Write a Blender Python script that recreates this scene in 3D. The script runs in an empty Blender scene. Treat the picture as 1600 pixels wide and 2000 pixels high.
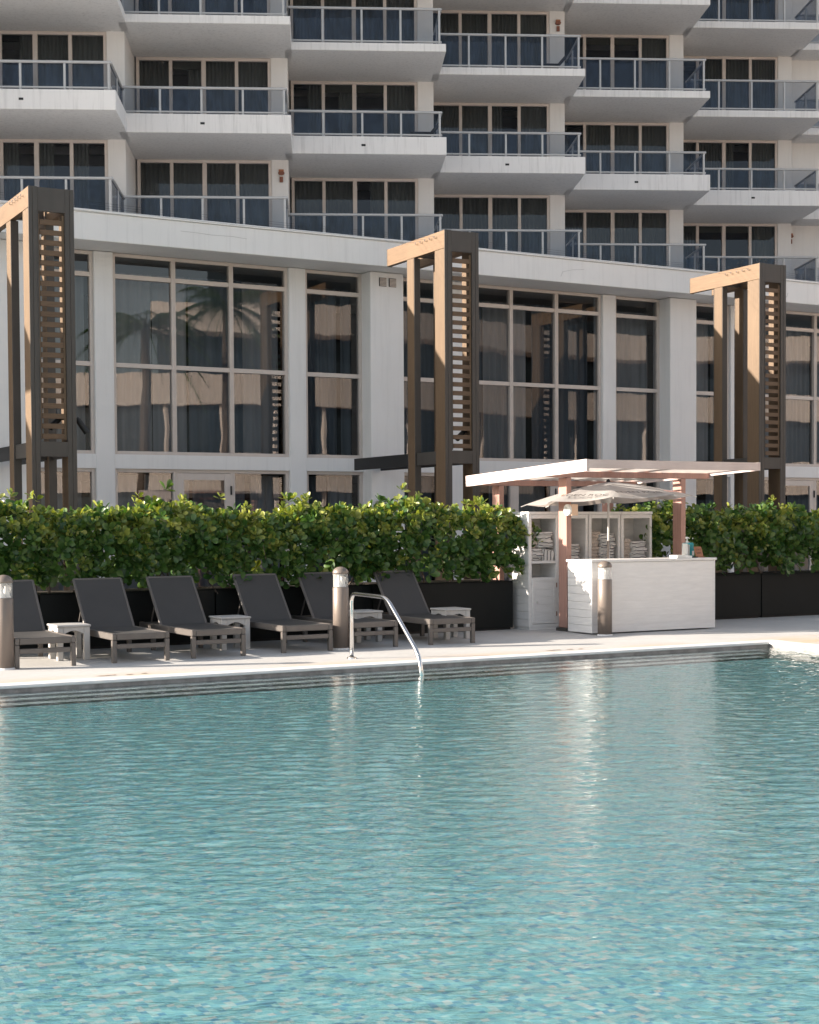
import bpy, bmesh, math, random
import numpy as np
from mathutils import Vector, Matrix
random.seed(7); RNG = np.random.default_rng(7)
D = bpy.data; SC = bpy.context.scene; COL = SC.collection
R_ = math.radians
# ------------------------------------------------------------------ camera
F_PX, PITCH, ROLL, EYE = 2900.0, R_(1.9), 0.006, 1.62
cam = D.cameras.new('camera'); cam_o = D.objects.new('camera', cam); COL.objects.link(cam_o)
cam.sensor_fit = 'HORIZONTAL'; cam.sensor_width = 36.0; cam.lens = F_PX / 1600 * 36
cam.shift_y = (1024 + F_PX * math.tan(PITCH) - 1000) / 1600
cam.clip_start = 0.1; cam.clip_end = 2000
fw = Vector((0, math.cos(PITCH), -math.sin(PITCH))); up = Vector((0, math.sin(PITCH), math.cos(PITCH))); rt = Vector((1, 0, 0))
rx = math.cos(ROLL) * rt - math.sin(ROLL) * up; ux = math.sin(ROLL) * rt + math.cos(ROLL) * up
cam_o.matrix_world = Matrix(((rx.x, ux.x, -fw.x, 0), (rx.y, ux.y, -fw.y, 0), (rx.z, ux.z, -fw.z, EYE), (0, 0, 0, 1)))
SC.camera = cam_o
# ------------------------------------------------------------------ light
SUN_AZ, SUN_EL = R_(189.7), R_(17.0)          # azimuth measured from +X, counter-clockwise, of the direction TO the sun
sd = Vector((math.cos(SUN_AZ) * math.cos(SUN_EL), math.sin(SUN_AZ) * math.cos(SUN_EL), math.sin(SUN_EL)))
sun = D.lights.new('sun', 'SUN'); sun.energy = 4.5; sun.angle = R_(0.5); sun.color = (1.0, 0.885, 0.755)
sun_o = D.objects.new('sun', sun); COL.objects.link(sun_o)
sun_o.rotation_euler = (-sd).to_track_quat('-Z', 'Y').to_euler(); sun_o.location = (-40, -8, 20)
W = D.worlds.new('World'); SC.world = W; W.use_nodes = True
wn = W.node_tree.nodes; wl = W.node_tree.links
sky = wn.new('ShaderNodeTexSky'); sky.sky_type = 'NISHITA'; sky.sun_disc = False
sky.sun_elevation = SUN_EL; sky.sun_rotation = math.atan2(sd.x, sd.y); sky.air_density = 1.0; sky.dust_density = 1.5; sky.ozone_density = 1.0
hs = wn.new('ShaderNodeHueSaturation'); hs.inputs['Saturation'].default_value = 0.55
wl.new(sky.outputs[0], hs.inputs['Color']); wl.new(hs.outputs[0], wn['Background'].inputs['Color'])
wn['Background'].inputs['Strength'].default_value = 0.085
vs = SC.view_settings; vs.view_transform = 'Standard'; vs.look = 'None'; vs.exposure = 1.67; vs.gamma = 1; vs.use_curve_mapping = False
cy = SC.cycles; cy.use_denoising = True; cy.max_bounces = 8; cy.diffuse_bounces = 4; cy.glossy_bounces = 4
cy.transparent_max_bounces = 24; cy.transmission_bounces = 6; cy.sample_clamp_indirect = 6; cy.caustics_reflective = False; cy.caustics_refractive = False

# ------------------------------------------------------------------ helpers
TH = R_(29.0); U = Vector((math.cos(TH), math.sin(TH), 0)); V = Vector((-math.sin(TH), math.cos(TH), 0))
def P(s, t, z=0): return U * s + V * t + Vector((0, 0, z))

class MB:
    """collects shapes into one mesh"""
    def __init__(s): s.v = []; s.f = []; s.smooth = False
    def add(s, vs, fs):
        o = len(s.v); s.v += [tuple(p) for p in vs]; s.f += [tuple(i + o for i in f) for f in fs]; return s
    def box(s, x0, x1, y0, y1, z0, z1, b=0.0):
        if b <= 0:
            return s.add([(x0,y0,z0),(x1,y0,z0),(x1,y1,z0),(x0,y1,z0),(x0,y0,z1),(x1,y0,z1),(x1,y1,z1),(x0,y1,z1)],
                         [(0,3,2,1),(4,5,6,7),(0,1,5,4),(1,2,6,5),(2,3,7,6),(3,0,4,7)])
        c = ((x0+x1)/2,(y0+y1)/2,(z0+z1)/2); h = ((x1-x0)/2,(y1-y0)/2,(z1-z0)/2); b = min(b, min(h)*.8)
        vs = []; ix = {}
        for a in (-1,1):
            for e in (-1,1):
                for g in (-1,1):
                    for k in range(3):
                        q = [a*h[0],e*h[1],g*h[2]]; sg = (a,e,g)
                        for m in range(3):
                            if m != k: q[m] -= sg[m]*b
                        ix[(a,e,g,k)] = len(vs); vs.append((c[0]+q[0],c[1]+q[1],c[2]+q[2]))
        fs = []
        S = (-1,1)
        for sg in S:
            fs.append([ix[(sg,a,e,0)] for a,e in ((-1,-1),(1,-1),(1,1),(-1,1))])
            fs.append([ix[(a,sg,e,1)] for a,e in ((-1,-1),(1,-1),(1,1),(-1,1))])
            fs.append([ix[(a,e,sg,2)] for a,e in ((-1,-1),(1,-1),(1,1),(-1,1))])
        for a in S:
            for e in S:
                fs.append([ix[(a,e,-1,0)],ix[(a,e,1,0)],ix[(a,e,1,1)],ix[(a,e,-1,1)]])
                fs.append([ix[(a,-1,e,0)],ix[(a,1,e,0)],ix[(a,1,e,2)],ix[(a,-1,e,2)]])
                fs.append([ix[(-1,a,e,1)],ix[(1,a,e,1)],ix[(1,a,e,2)],ix[(-1,a,e,2)]])
                for g in S: fs.append([ix[(a,e,g,0)],ix[(a,e,g,1)],ix[(a,e,g,2)]])
        return s.add(vs, fs)
    def tube(s, pts, r, n=8, cap=True):
        pts = [Vector(p) for p in pts]; rs = r if isinstance(r, (list, tuple)) else [r]*len(pts)
        o = len(s.v); prev = None
        for i, p in enumerate(pts):
            d = (pts[min(i+1,len(pts)-1)] - pts[max(i-1,0)]).normalized()
            if prev is None:
                a = d.orthogonal().normalized()
            else:
                a = (prev - d*prev.dot(d)).normalized()
            prev = a; b = d.cross(a)
            for k in range(n):
                w = 2*math.pi*k/n; s.v.append(tuple(p + (a*math.cos(w) + b*math.sin(w))*rs[i]))
        for i in range(len(pts)-1):
            for k in range(n):
                s.f.append((o+i*n+k, o+i*n+(k+1)%n, o+(i+1)*n+(k+1)%n, o+(i+1)*n+k))
        if cap:
            s.f.append(tuple(o+k for k in range(n))); s.f.append(tuple(o+(len(pts)-1)*n+k for k in range(n)))
        return s
    def lathe(s, prof, n=20, c=(0,0)):
        o = len(s.v)
        for r, z in prof:
            for k in range(n):
                w = 2*math.pi*k/n; s.v.append((c[0]+r*math.cos(w), c[1]+r*math.sin(w), z))
        for i in range(len(prof)-1):
            for k in range(n): s.f.append((o+i*n+k, o+i*n+(k+1)%n, o+(i+1)*n+(k+1)%n, o+(i+1)*n+k))
        return s
    def prism(s, poly, y0, y1, axis='y'):
        """poly in (x,z) pushed along y (or in (y,z) pushed along x, or (x,y) along z)"""
        n = len(poly)
        def pt(a, b, h): return (a,h,b) if axis == 'y' else ((h,a,b) if axis == 'x' else (a,b,h))
        vs = [pt(a,b,y0) for a,b in poly] + [pt(a,b,y1) for a,b in poly]
        fs = [tuple(range(n)), tuple(range(2*n-1, n-1, -1))] + [(i,(i+1)%n,n+(i+1)%n,n+i) for i in range(n)]
        return s.add(vs, fs)
    def wavy(s, x0, x1, y, z0, z1, amp=.03, pitch=.13, ph=0.0):
        n = max(6, int((x1-x0)/pitch*6)); o = len(s.v); rr = random.Random(int(ph*1000)+n)
        for i in range(n+1):
            x = x0+(x1-x0)*i/n; w = ph + 2*math.pi*(x-x0)/pitch + .8*math.sin((x+ph)*5.1)
            d = amp*math.sin(w)*(.7+.3*math.sin(x*3+ph))
            s.v.append((x, y+d*.75, z1)); s.v.append((x, y+d, z0))
        for i in range(n): s.f.append((o+2*i, o+2*i+2, o+2*i+3, o+2*i+1))
        s.smooth = True; return s
    def mesh(s, name, mat, recalc=True):
        me = D.meshes.new(name); me.from_pydata(s.v, [], s.f)
        if recalc:
            bm = bmesh.new(); bm.from_mesh(me); bmesh.ops.recalc_face_normals(bm, faces=bm.faces); bm.to_mesh(me); bm.free()
        if mat: me.materials.append(mat)
        if s.smooth: me.shade_smooth()
        return me

def obj(name, me, parent=None, loc=(0,0,0), rz=0.0, **props):
    o = D.objects.new(name, me); COL.objects.link(o); o.location = loc
    if rz: o.rotation_euler = (0,0,rz)
    if parent is not None: o.parent = parent
    for k, v in props.items():
        if v is not None: o[k] = v
    return o
def part(name, mb, mat, parent, loc=(0,0,0), rz=0.0, **props): return obj(name, mb.mesh(name, mat), parent, loc, rz, **props)
def bpart(name, b, mat, parent, bev=0.004, **props): return part(name, MB().box(*b, bev), mat, parent, **props)
def thing(name, label, cat, s, t, z=0.0, rz=0.0, group=None):
    o = D.objects.new(name, None); COL.objects.link(o); o.empty_display_size = .2
    o.location = P(s, t, z); o.rotation_euler = (0,0,TH+rz); o['label'] = label; o['category'] = cat
    if group: o['group'] = group
    return o
def struct(name, mb, mat, loc=(0,0,0), rz=None):
    return obj(name, mb.mesh(name, mat), None, loc, TH if rz is None else rz, kind='structure')
def kids(o): return [c for c in D.objects if c.parent == o]
def copy_tree(root, s, t, z=0.0, rz=0.0, label=None):
    ch = {}
    for o in D.objects:
        if o.parent: ch.setdefault(o.parent, []).append(o)
    r = root.copy(); COL.objects.link(r); r.location = P(s, t, z); r.rotation_euler = (0,0,TH+rz)
    if label: r['label'] = label
    def rec(src, dst):
        for c in ch.get(src, []):
            d = c.copy(); COL.objects.link(d); d.parent = dst; rec(c, d)
    rec(root, r); return r
ORD = ['top','second','third','fourth','fifth','sixth','seventh','eighth','ninth','tenth']

# ------------------------------------------------------------------ materials
def new_mat(name):
    m = D.materials.new(name); m.use_nodes = True; nt = m.node_tree
    return m, nt, nt.nodes, nt.links, nt.nodes['Principled BSDF']
def coords(nt, scale=(1,1,1), rnd=True):
    tc = nt.nodes.new('ShaderNodeTexCoord'); mp = nt.nodes.new('ShaderNodeMapping'); mp.inputs['Scale'].default_value = scale
    nt.links.new(tc.outputs['Object'], mp.inputs['Vector'])
    if not rnd: return mp.outputs[0]
    oi = nt.nodes.new('ShaderNodeObjectInfo'); mu = nt.nodes.new('ShaderNodeMath'); mu.operation = 'MULTIPLY'; mu.inputs[1].default_value = 37.0
    nt.links.new(oi.outputs['Random'], mu.inputs[0]); ad = nt.nodes.new('ShaderNodeVectorMath'); ad.operation = 'ADD'
    nt.links.new(mp.outputs[0], ad.inputs[0]); nt.links.new(mu.outputs[0], ad.inputs[1]); return ad.outputs[0]
def noise(nt, vec, scale, detail=4, rough=.55, dist=0.0):
    n = nt.nodes.new('ShaderNodeTexNoise'); n.inputs['Scale'].default_value = scale; n.inputs['Detail'].default_value = detail
    n.inputs['Roughness'].default_value = rough; n.inputs['Distortion'].default_value = dist
    nt.links.new(vec, n.inputs['Vector']); return n.outputs['Fac']
def ramp(nt, fac, stops):
    r = nt.nodes.new('ShaderNodeValToRGB'); e = r.color_ramp.elements
    while len(e) < len(stops): e.new(.5)
    for el, (p, c) in zip(e, stops): el.position = p; el.color = (*c, 1) if len(c) == 3 else c
    nt.links.new(fac, r.inputs[0]); return r.outputs[0]
def mixc(nt, fac, a, b, mode='MIX'):
    m = nt.nodes.new('ShaderNodeMix'); m.data_type = 'RGBA'; m.blend_type = mode
    for sock, val in ((m.inputs[0], fac), (m.inputs[6], a), (m.inputs[7], b)):
        if isinstance(val, (int, float)): sock.default_value = val
        elif isinstance(val, tuple): sock.default_value = (*val, 1)
        else: nt.links.new(val, sock)
    return m.outputs[2]
def bump(nt, bs, h, dist=.01, strength=.5):
    b = nt.nodes.new('ShaderNodeBump'); b.inputs['Distance'].default_value = dist; b.inputs['Strength'].default_value = strength
    nt.links.new(h, b.inputs['Height']); nt.links.new(b.outputs[0], bs.inputs['Normal']); return b
def mat(name, col, rough=.6, metal=0.0, var=.12, scale=(1,1,1), ns=6.0, bmp=.003, ns2=None, spec=.5):
    m, nt, n, l, bs = new_mat(name); v = coords(nt, scale); f = noise(nt, v, ns, 5)
    lo = tuple(max(0, c*(1-var)) for c in col); hi = tuple(min(1, c*(1+var)) for c in col)
    l.new(ramp(nt, f, [(.3, lo), (.7, hi)]), bs.inputs['Base Color'])
    bs.inputs['Roughness'].default_value = rough; bs.inputs['Metallic'].default_value = metal; bs.inputs['Specular IOR Level'].default_value = spec
    if bmp: bump(nt, bs, noise(nt, v, ns2 or ns*9, 3), bmp, .5)
    return m
def wood(name, lo, hi, scale, rough=.6, bmp=.002):
    m, nt, n, l, bs = new_mat(name); v = coords(nt, scale)
    f = noise(nt, v, 9, 8, .65, .6); g = noise(nt, v, 45, 3, .6)
    big = noise(nt, coords(nt, (1.2,1.2,.35)), 1.6, 3)
    c = mixc(nt, .35, ramp(nt, f, [(.32, lo), (.68, hi)]), ramp(nt, g, [(.3, lo), (.7, hi)]))
    c = mixc(nt, .5, c, ramp(nt, big, [(.3, (.72,.72,.72)), (.7, (1,1,1))]), 'MULTIPLY')
    l.new(c, bs.inputs['Base Color']); bs.inputs['Roughness'].default_value = rough; bump(nt, bs, g, bmp, .6); return m
def stucco(name, col, streak=.0, pale=1.0):
    m, nt, n, l, bs = new_mat(name); v = coords(nt)
    big = noise(nt, v, .9, 6, .6); f2 = noise(nt, coords(nt, (5,5,.28)), 2.2, 6, .7)
    c = ramp(nt, big, [(.25, tuple(x*.93 for x in col)), (.75, col)])
    if streak:
        k = ramp(nt, f2, [(.50, (1,1,1)), (.74, (1-streak,)*3)]); c = mixc(nt, 1.0, c, k, 'MULTIPLY')
        sp = noise(nt, v, 11, 6, .75); c = mixc(nt, 1.0, c, ramp(nt, sp, [(.60, (1,1,1)), (.78, (1-streak*.8,)*3)]), 'MULTIPLY')
    l.new(c, bs.inputs['Base Color']); bs.inputs['Roughness'].default_value = .85
    bump(nt, bs, noise(nt, v, 70, 4), .004, .35); return m
def schlick(nt, ior, normal=None, pw=5.0):
    # reflectance that is the same from either side of the sheet
    n = nt.nodes; l = nt.links; g = n.new('ShaderNodeNewGeometry'); f0 = ((ior-1)/(ior+1))**2
    d = n.new('ShaderNodeVectorMath'); d.operation = 'DOT_PRODUCT'; l.new(g.outputs['Incoming'], d.inputs[0]); l.new(normal or g.outputs['Normal'], d.inputs[1])
    def mth(op, a, b=None, c=None):
        m = n.new('ShaderNodeMath'); m.operation = op; m.use_clamp = op != 'ABSOLUTE'
        for i, v in enumerate((a, b, c)):
            if v is None: continue
            if isinstance(v, (int, float)): m.inputs[i].default_value = v
            else: l.new(v, m.inputs[i])
        return m.outputs[0]
    a = mth('ABSOLUTE', d.outputs['Value']); k = mth('POWER', mth('SUBTRACT', 1.0, a), pw)
    return mth('MULTIPLY_ADD', k, 1-f0, f0)
def glass(name, tint, ior, rough=.02, refl=(1,1,1), wob=.0015, wscale=1.1, patch=None):
    m = D.materials.new(name); m.use_nodes = True; nt = m.node_tree; n = nt.nodes; l = nt.links
    n.remove(n['Principled BSDF']); out = n['Material Output']
    fr = schlick(nt, ior)
    tr = n.new('ShaderNodeBsdfTransparent'); tr.inputs['Color'].default_value = (*tint, 1)
    gl = n.new('ShaderNodeBsdfGlossy'); gl.inputs['Roughness'].default_value = rough; gl.inputs['Color'].default_value = (*refl, 1)
    mx = n.new('ShaderNodeMixShader'); l.new(fr, mx.inputs[0]); l.new(tr.outputs[0], mx.inputs[1]); l.new(gl.outputs[0], mx.inputs[2])
    if patch: l.new(ramp(nt, noise(nt, coords(nt, (2.2,2.2,.8)), 2.4, 6, .68, .5), [(.36, patch), (.66, refl)]), gl.inputs['Color'])  # noise tints the gloss, imitating patchy reflections in the glass
    if wob:
        b = n.new('ShaderNodeBump'); b.inputs['Distance'].default_value = wob; b.inputs['Strength'].default_value = 1.0
        l.new(noise(nt, coords(nt), wscale, 2, .4), b.inputs['Height']); l.new(b.outputs[0], gl.inputs['Normal'])
    l.new(mx.outputs[0], out.inputs['Surface']); return m

M = {}
M['stucco'] = stucco('podium_paint', (.80,.80,.80), .07)
M['fascia'] = stucco('fascia_paint', (.80,.80,.795), .10)
M['tower'] = stucco('tower_paint', (.73,.72,.71), .06)
M['slab'] = stucco('slab_paint', (.69,.685,.68), .24)
M['alu'] = mat('champagne_aluminium', (.60,.54,.50), .45, .0, .04, bmp=0)
M['rail'] = mat('grey_rail_metal', (.42,.42,.42), .40, .3, .05, bmp=0)
M['glass'] = glass('window_glass', (.52,.54,.56), 1.72, .008, (.95,.94,.93), .0022, .8)
M['tglass'] = glass('tower_window_glass', (.55,.58,.60), 1.6, .02, (.8,.84,.92), .004, .8)
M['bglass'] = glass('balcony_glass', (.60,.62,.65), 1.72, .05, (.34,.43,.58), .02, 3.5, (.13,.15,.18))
def lens_mat():
    m = glass('frosted_lens', (.95,.95,.95), 1.5, .02, (1,1,1), 0); nt = m.node_tree; n = nt.nodes; l = nt.links; out = n['Material Output']; src = out.inputs['Surface'].links[0].from_socket
    d = n.new('ShaderNodeBsdfDiffuse'); d.inputs['Color'].default_value = (.75,.74,.72,1); mx = n.new('ShaderNodeMixShader'); mx.inputs[0].default_value = .28
    l.new(src, mx.inputs[1]); l.new(d.outputs[0], mx.inputs[2]); l.new(mx.outputs[0], out.inputs['Surface']); return m
M['clear'] = lens_mat()
M['curtain'] = mat('grey_curtain', (.44,.445,.45), .9, 0, .15, (1,1,.05), 8, 0)
M['curtain_dark'] = mat('blue_grey_curtain', (.17,.20,.23), .9, 0, .2, (1,1,.05), 8, 0)
M['tcurtain'] = mat('tower_curtain', (.125,.13,.115), .95, 0, .2, (1,1,.05), 8, 0)
M['room'] = mat('dark_room', (.012,.013,.015), .9, 0, .2, bmp=0)  # near-black colour stands in for the darkness of unlit rooms
M['blind'] = mat('olive_blind', (.09,.09,.07), .9, bmp=0)
M['black'] = mat('black_metal', (.012,.012,.013), .45, .2, .1, bmp=0)
M['steel'] = mat('dark_bronze_steel', (.060,.054,.049), .5, .1, .10, (1,1,.3), 7, .001)
M['wood_v'] = wood('cedar_post', (.102,.064,.035), (.178,.115,.066), (6,6,.22))
M['wood_t'] = wood('cedar_beam', (.120,.072,.038), (.205,.126,.069), (6,.22,6))
M['slat'] = wood('cedar_slat', (.085,.050,.028), (.17,.105,.060), (.5,6,6))
M['leaf'] = None
M['bark'] = mat('shrub_bark', (.14,.105,.085), .85, 0, .3, (1,1,.3), 30, .004)
M['planter'] = mat('black_planter', (.008,.0095,.0095), .55, 0, .2, ns=2, bmp=.0006, ns2=40, spec=.22)
M['soil'] = mat('soil', (.03,.022,.016), .95, ns=20, bmp=.02)
M['frame'] = mat('taupe_lounger_frame', (.135,.12,.11), .42, .15, .10, ns=4, bmp=0)
M['sling'] = None
M['table'] = mat('pale_table', (.50,.48,.46), .5, 0, .05, ns=5, bmp=0)
M['chrome'] = mat('polished_steel', (.72,.70,.68), .16, 1.0, .04, bmp=0)
M['bollard'] = mat('bronze_bollard', (.21,.172,.148), .45, .25, .10, (1,1,.3), 5, .0008)
M['white'] = mat('white_paint', (.78,.76,.745), .5, 0, .05, (1,1,6), 4, .002, 30)
M['white_in'] = mat('cabinet_inside_paint', (.70,.65,.61), .6, 0, .07, ns=4, bmp=.002)
M['pink'] = wood('pink_stained_post', (.36,.19,.155), (.50,.30,.245), (6,6,.22), .55)
M['pinkbeam'] = wood('whitewashed_beam', (.58,.47,.44), (.70,.60,.57), (.3,6,6), .55)
M['louvre'] = mat('white_louvre', (.78,.74,.72), .5, 0, .05, bmp=.001)
M['reflector'] = mat('white_reflector', (.85,.85,.83), .35, 0, .02, bmp=0)
M['rust'] = mat('rusty_red', (.20,.075,.045), .6, .1, .3, ns=14, bmp=.002)
M['peach'] = stucco('annex_paint', (.78,.67,.60), .08)
M['teal'] = mat('teal_plastic', (.02,.32,.36), .3, 0, .05, bmp=0)
M['orange_card'] = mat('wood_card', (.36,.15,.075), .55, 0, .12, (1,1,8), 6, 0)
M['ink'] = mat('dark_print', (.035,.025,.02), .7, bmp=0)
M['ink_red'] = mat('faded_red_print', (.50,.24,.20), .7, bmp=0)
M['towel'] = mat('white_towel', (.74,.72,.70), .95, 0, .06, ns=30, bmp=.006, ns2=220)
M['terry'] = mat('beige_terry', (.55,.47,.41), .95, 0, .35, ns=60, bmp=.012, ns2=90)
M['navy'] = mat('navy_stripe', (.02,.022,.035), .9, bmp=0)
M['peach_body'] = mat('peach_lamp_body', (.72,.50,.36), .45, 0, .03, bmp=0)  # one even peach colour for the lamp body

def leaf_mat(name, dark, mid, light):
    m, nt, n, l, bs = new_mat(name)
    ge = n.new('ShaderNodeNewGeometry'); oi = n.new('ShaderNodeObjectInfo')
    a = n.new('ShaderNodeMath'); a.operation = 'ADD'; l.new(ge.outputs['Random Per Island'], a.inputs[0]); l.new(oi.outputs['Random'], a.inputs[1])
    fr = n.new('ShaderNodeMath'); fr.operation = 'FRACT'; l.new(a.outputs[0], fr.inputs[0])
    c = ramp(nt, fr.outputs[0], [(0, dark), (.55, mid), (1, light)])
    l.new(c, bs.inputs['Base Color']); bs.inputs['Roughness'].default_value = .34; bs.inputs['Specular IOR Level'].default_value = .5
    tl = n.new('ShaderNodeBsdfTranslucent'); tc = mixc(nt, 1.0, c, (1.5,1.5,.5), 'MULTIPLY'); l.new(tc, tl.inputs['Color'])
    mx = n.new('ShaderNodeMixShader'); mx.inputs[0].default_value = .22
    l.new(bs.outputs[0], mx.inputs[1]); l.new(tl.outputs[0], mx.inputs[2]); l.new(mx.outputs[0], n['Material Output'].inputs['Surface']); return m
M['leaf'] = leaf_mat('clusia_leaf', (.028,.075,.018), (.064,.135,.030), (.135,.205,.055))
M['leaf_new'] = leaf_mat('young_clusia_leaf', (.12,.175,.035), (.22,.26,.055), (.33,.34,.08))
def sling_mat():
    m, nt, n, l, bs = new_mat('charcoal_sling'); v = coords(nt)
    w = n.new('ShaderNodeTexWave'); w.inputs['Scale'].default_value = 70; w.bands_direction = 'X'; l.new(v, w.inputs['Vector'])
    w2 = n.new('ShaderNodeTexWave'); w2.inputs['Scale'].default_value = 70; w2.bands_direction = 'DIAGONAL'; l.new(v, w2.inputs['Vector'])
    c = mixc(nt, .5, ramp(nt, noise(nt, v, 2.5, 5), [(.3, (.047,.044,.043)), (.7, (.066,.062,.060))]), ramp(nt, w2.outputs['Fac'], [(0, (.045,.043,.042)), (1, (.065,.062,.060))]))
    l.new(c, bs.inputs['Base Color']); bs.inputs['Roughness'].default_value = .7; bump(nt, bs, w.outputs['Fac'], .001, .3); return m
M['sling'] = sling_mat()
def fabric_mat():
    m, nt, n, l, bs = new_mat('umbrella_cloth'); v = coords(nt)
    c = ramp(nt, noise(nt, v, 5, 4), [(.3, (.43,.41,.395)), (.7, (.49,.47,.455))]); l.new(c, bs.inputs['Base Color']); bs.inputs['Roughness'].default_value = .9
    tl = n.new('ShaderNodeBsdfTranslucent'); tl.inputs['Color'].default_value = (.40,.35,.315,1)
    mx = n.new('ShaderNodeMixShader'); mx.inputs[0].default_value = .35
    l.new(bs.outputs[0], mx.inputs[1]); l.new(tl.outputs[0], mx.inputs[2]); l.new(mx.outputs[0], n['Material Output'].inputs['Surface']); return m
M['cloth'] = fabric_mat()
def deck_mat():
    m, nt, n, l, bs = new_mat('deck_concrete'); v = coords(nt, rnd=False)
    c = ramp(nt, noise(nt, v, .7, 7, .65), [(.3, (.49,.48,.465)), (.7, (.585,.575,.56))])
    c = mixc(nt, 1.0, c, ramp(nt, noise(nt, v, 9, 6, .7), [(.3, (.90,.90,.90)), (.7, (1,1,1))]), 'MULTIPLY')
    sp = n.new('ShaderNodeSeparateXYZ'); tc = n.new('ShaderNodeTexCoord'); l.new(tc.outputs['Object'], sp.inputs[0])
    st = noise(nt, coords(nt, (1,2.2,1), False), .8, 6, .7)
    mr = n.new('ShaderNodeMapRange'); mr.inputs[1].default_value = 15.95; mr.inputs[2].default_value = 15.3; l.new(sp.outputs[1], mr.inputs[0])
    k = n.new('ShaderNodeMath'); k.operation = 'MULTIPLY'; l.new(mr.outputs[0], k.inputs[0]); l.new(ramp(nt, st, [(.42, (0,0,0)), (.60, (.75,.75,.75))]), k.inputs[1])
    c = mixc(nt, k.outputs[0], c, (.60,.40,.24)); l.new(c, bs.inputs['Base Color']); bs.inputs['Roughness'].default_value = .8
    bump(nt, bs, noise(nt, v, 130, 3), .003, .4); return m
M['wornmark'] = mat('worn_brown_paint', (.38,.28,.21), .8, 0, .3, ns=20, bmp=0)
M['deck'] = deck_mat()
M['coping'] = mat('coping_stone', (.75,.745,.735), .6, 0, .06, ns=5, bmp=.002)
def tile_mat(name, cols, sc=36.0, gr=(.3,.33,.33)):
    m, nt, n, l, bs = new_mat(name); v = coords(nt, rnd=False)
    vo = n.new('ShaderNodeTexVoronoi'); vo.distance = 'CHEBYCHEV'; vo.inputs['Scale'].default_value = sc; vo.inputs['Randomness'].default_value = .0
    nz = n.new('ShaderNodeTexNoise'); nz.inputs['Scale'].default_value = 6; l.new(v, nz.inputs['Vector']); vm = n.new('ShaderNodeVectorMath'); vm.operation = 'MULTIPLY_ADD'
    l.new(nz.outputs['Color'], vm.inputs[0]); vm.inputs[1].default_value = (.05,.05,0); l.new(v, vm.inputs[2]); l.new(vm.outputs[0], vo.inputs['Vector'])
    wn_ = n.new('ShaderNodeSeparateColor'); l.new(vo.outputs['Color'], wn_.inputs[0])
    c = ramp(nt, wn_.outputs[0], [(i/(len(cols)-1), q) for i, q in enumerate(cols)])
    c = mixc(nt, .18, c, ramp(nt, noise(nt, v, .55, 4, .6), [(.3, cols[1]), (.7, cols[-2])]))
    l.new(c, bs.inputs['Base Color']); bs.inputs['Roughness'].default_value = .5; return m
M['tile'] = tile_mat('teal_mosaic', [(.08,.31,.51), (.19,.48,.56), (.23,.56,.61), (.28,.60,.63), (.32,.64,.64), (.47,.71,.69), (.76,.64,.60)])
M['steptile'] = tile_mat('grey_step_tile', [(.60,.61,.61), (.70,.71,.70), (.80,.80,.79)])
M['wline'] = mat('waterline_stone', (.26,.245,.235), .6, 0, .3, ns=9, bmp=.002)  # dark stone; on the right edge it also paints the shade under the coping
M['pale_nose'] = mat('pale_nosing_tile', (.88,.88,.86), .5, 0, .25, ns=9, bmp=0)
M['nose'] = mat('dark_nosing_tile', (.13,.145,.15), .5, bmp=0)
def water_mat():
    m = D.materials.new('pool_water'); m.use_nodes = True; nt = m.node_tree; n = nt.nodes; l = nt.links
    n.remove(n['Principled BSDF']); out = n['Material Output']; v = coords(nt, (1,1,1), False)
    mpr = n.new('ShaderNodeMapping'); mpr.inputs['Rotation'].default_value = (0,0,R_(29)); mpr2 = n.new('ShaderNodeMapping'); mpr2.inputs['Scale'].default_value = (.55,1.25,1); l.new(v, mpr.inputs[0]); l.new(mpr.outputs[0], mpr2.inputs[0]); v = mpr2.outputs[0]
    h1 = noise(nt, v, 10.0, 3, .55, .4); h2 = noise(nt, v, 34.0, 3, .6, .2)
    a = n.new('ShaderNodeMath'); a.operation = 'MULTIPLY_ADD'; a.inputs[1].default_value = .22; l.new(h2, a.inputs[0]); l.new(h1, a.inputs[2])
    b = n.new('ShaderNodeBump'); b.inputs['Distance'].default_value = .009; b.inputs['Strength'].default_value = 1.0; l.new(a.outputs[0], b.inputs['Height'])
    fr = schlick(nt, 1.33, b.outputs[0], 2.7)
    tr = n.new('ShaderNodeBsdfTransparent'); tr.inputs['Color'].default_value = (.86,.97,.98,1)
    gl = n.new('ShaderNodeBsdfGlossy'); gl.inputs['Roughness'].default_value = .03; l.new(b.outputs[0], gl.inputs['Normal'])
    mx = n.new('ShaderNodeMixShader'); l.new(fr, mx.inputs[0]); l.new(tr.outputs[0], mx.inputs[1]); l.new(gl.outputs[0], mx.inputs[2])
    l.new(mx.outputs[0], out.inputs['Surface']); return m
M['water'] = water_mat()

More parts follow.
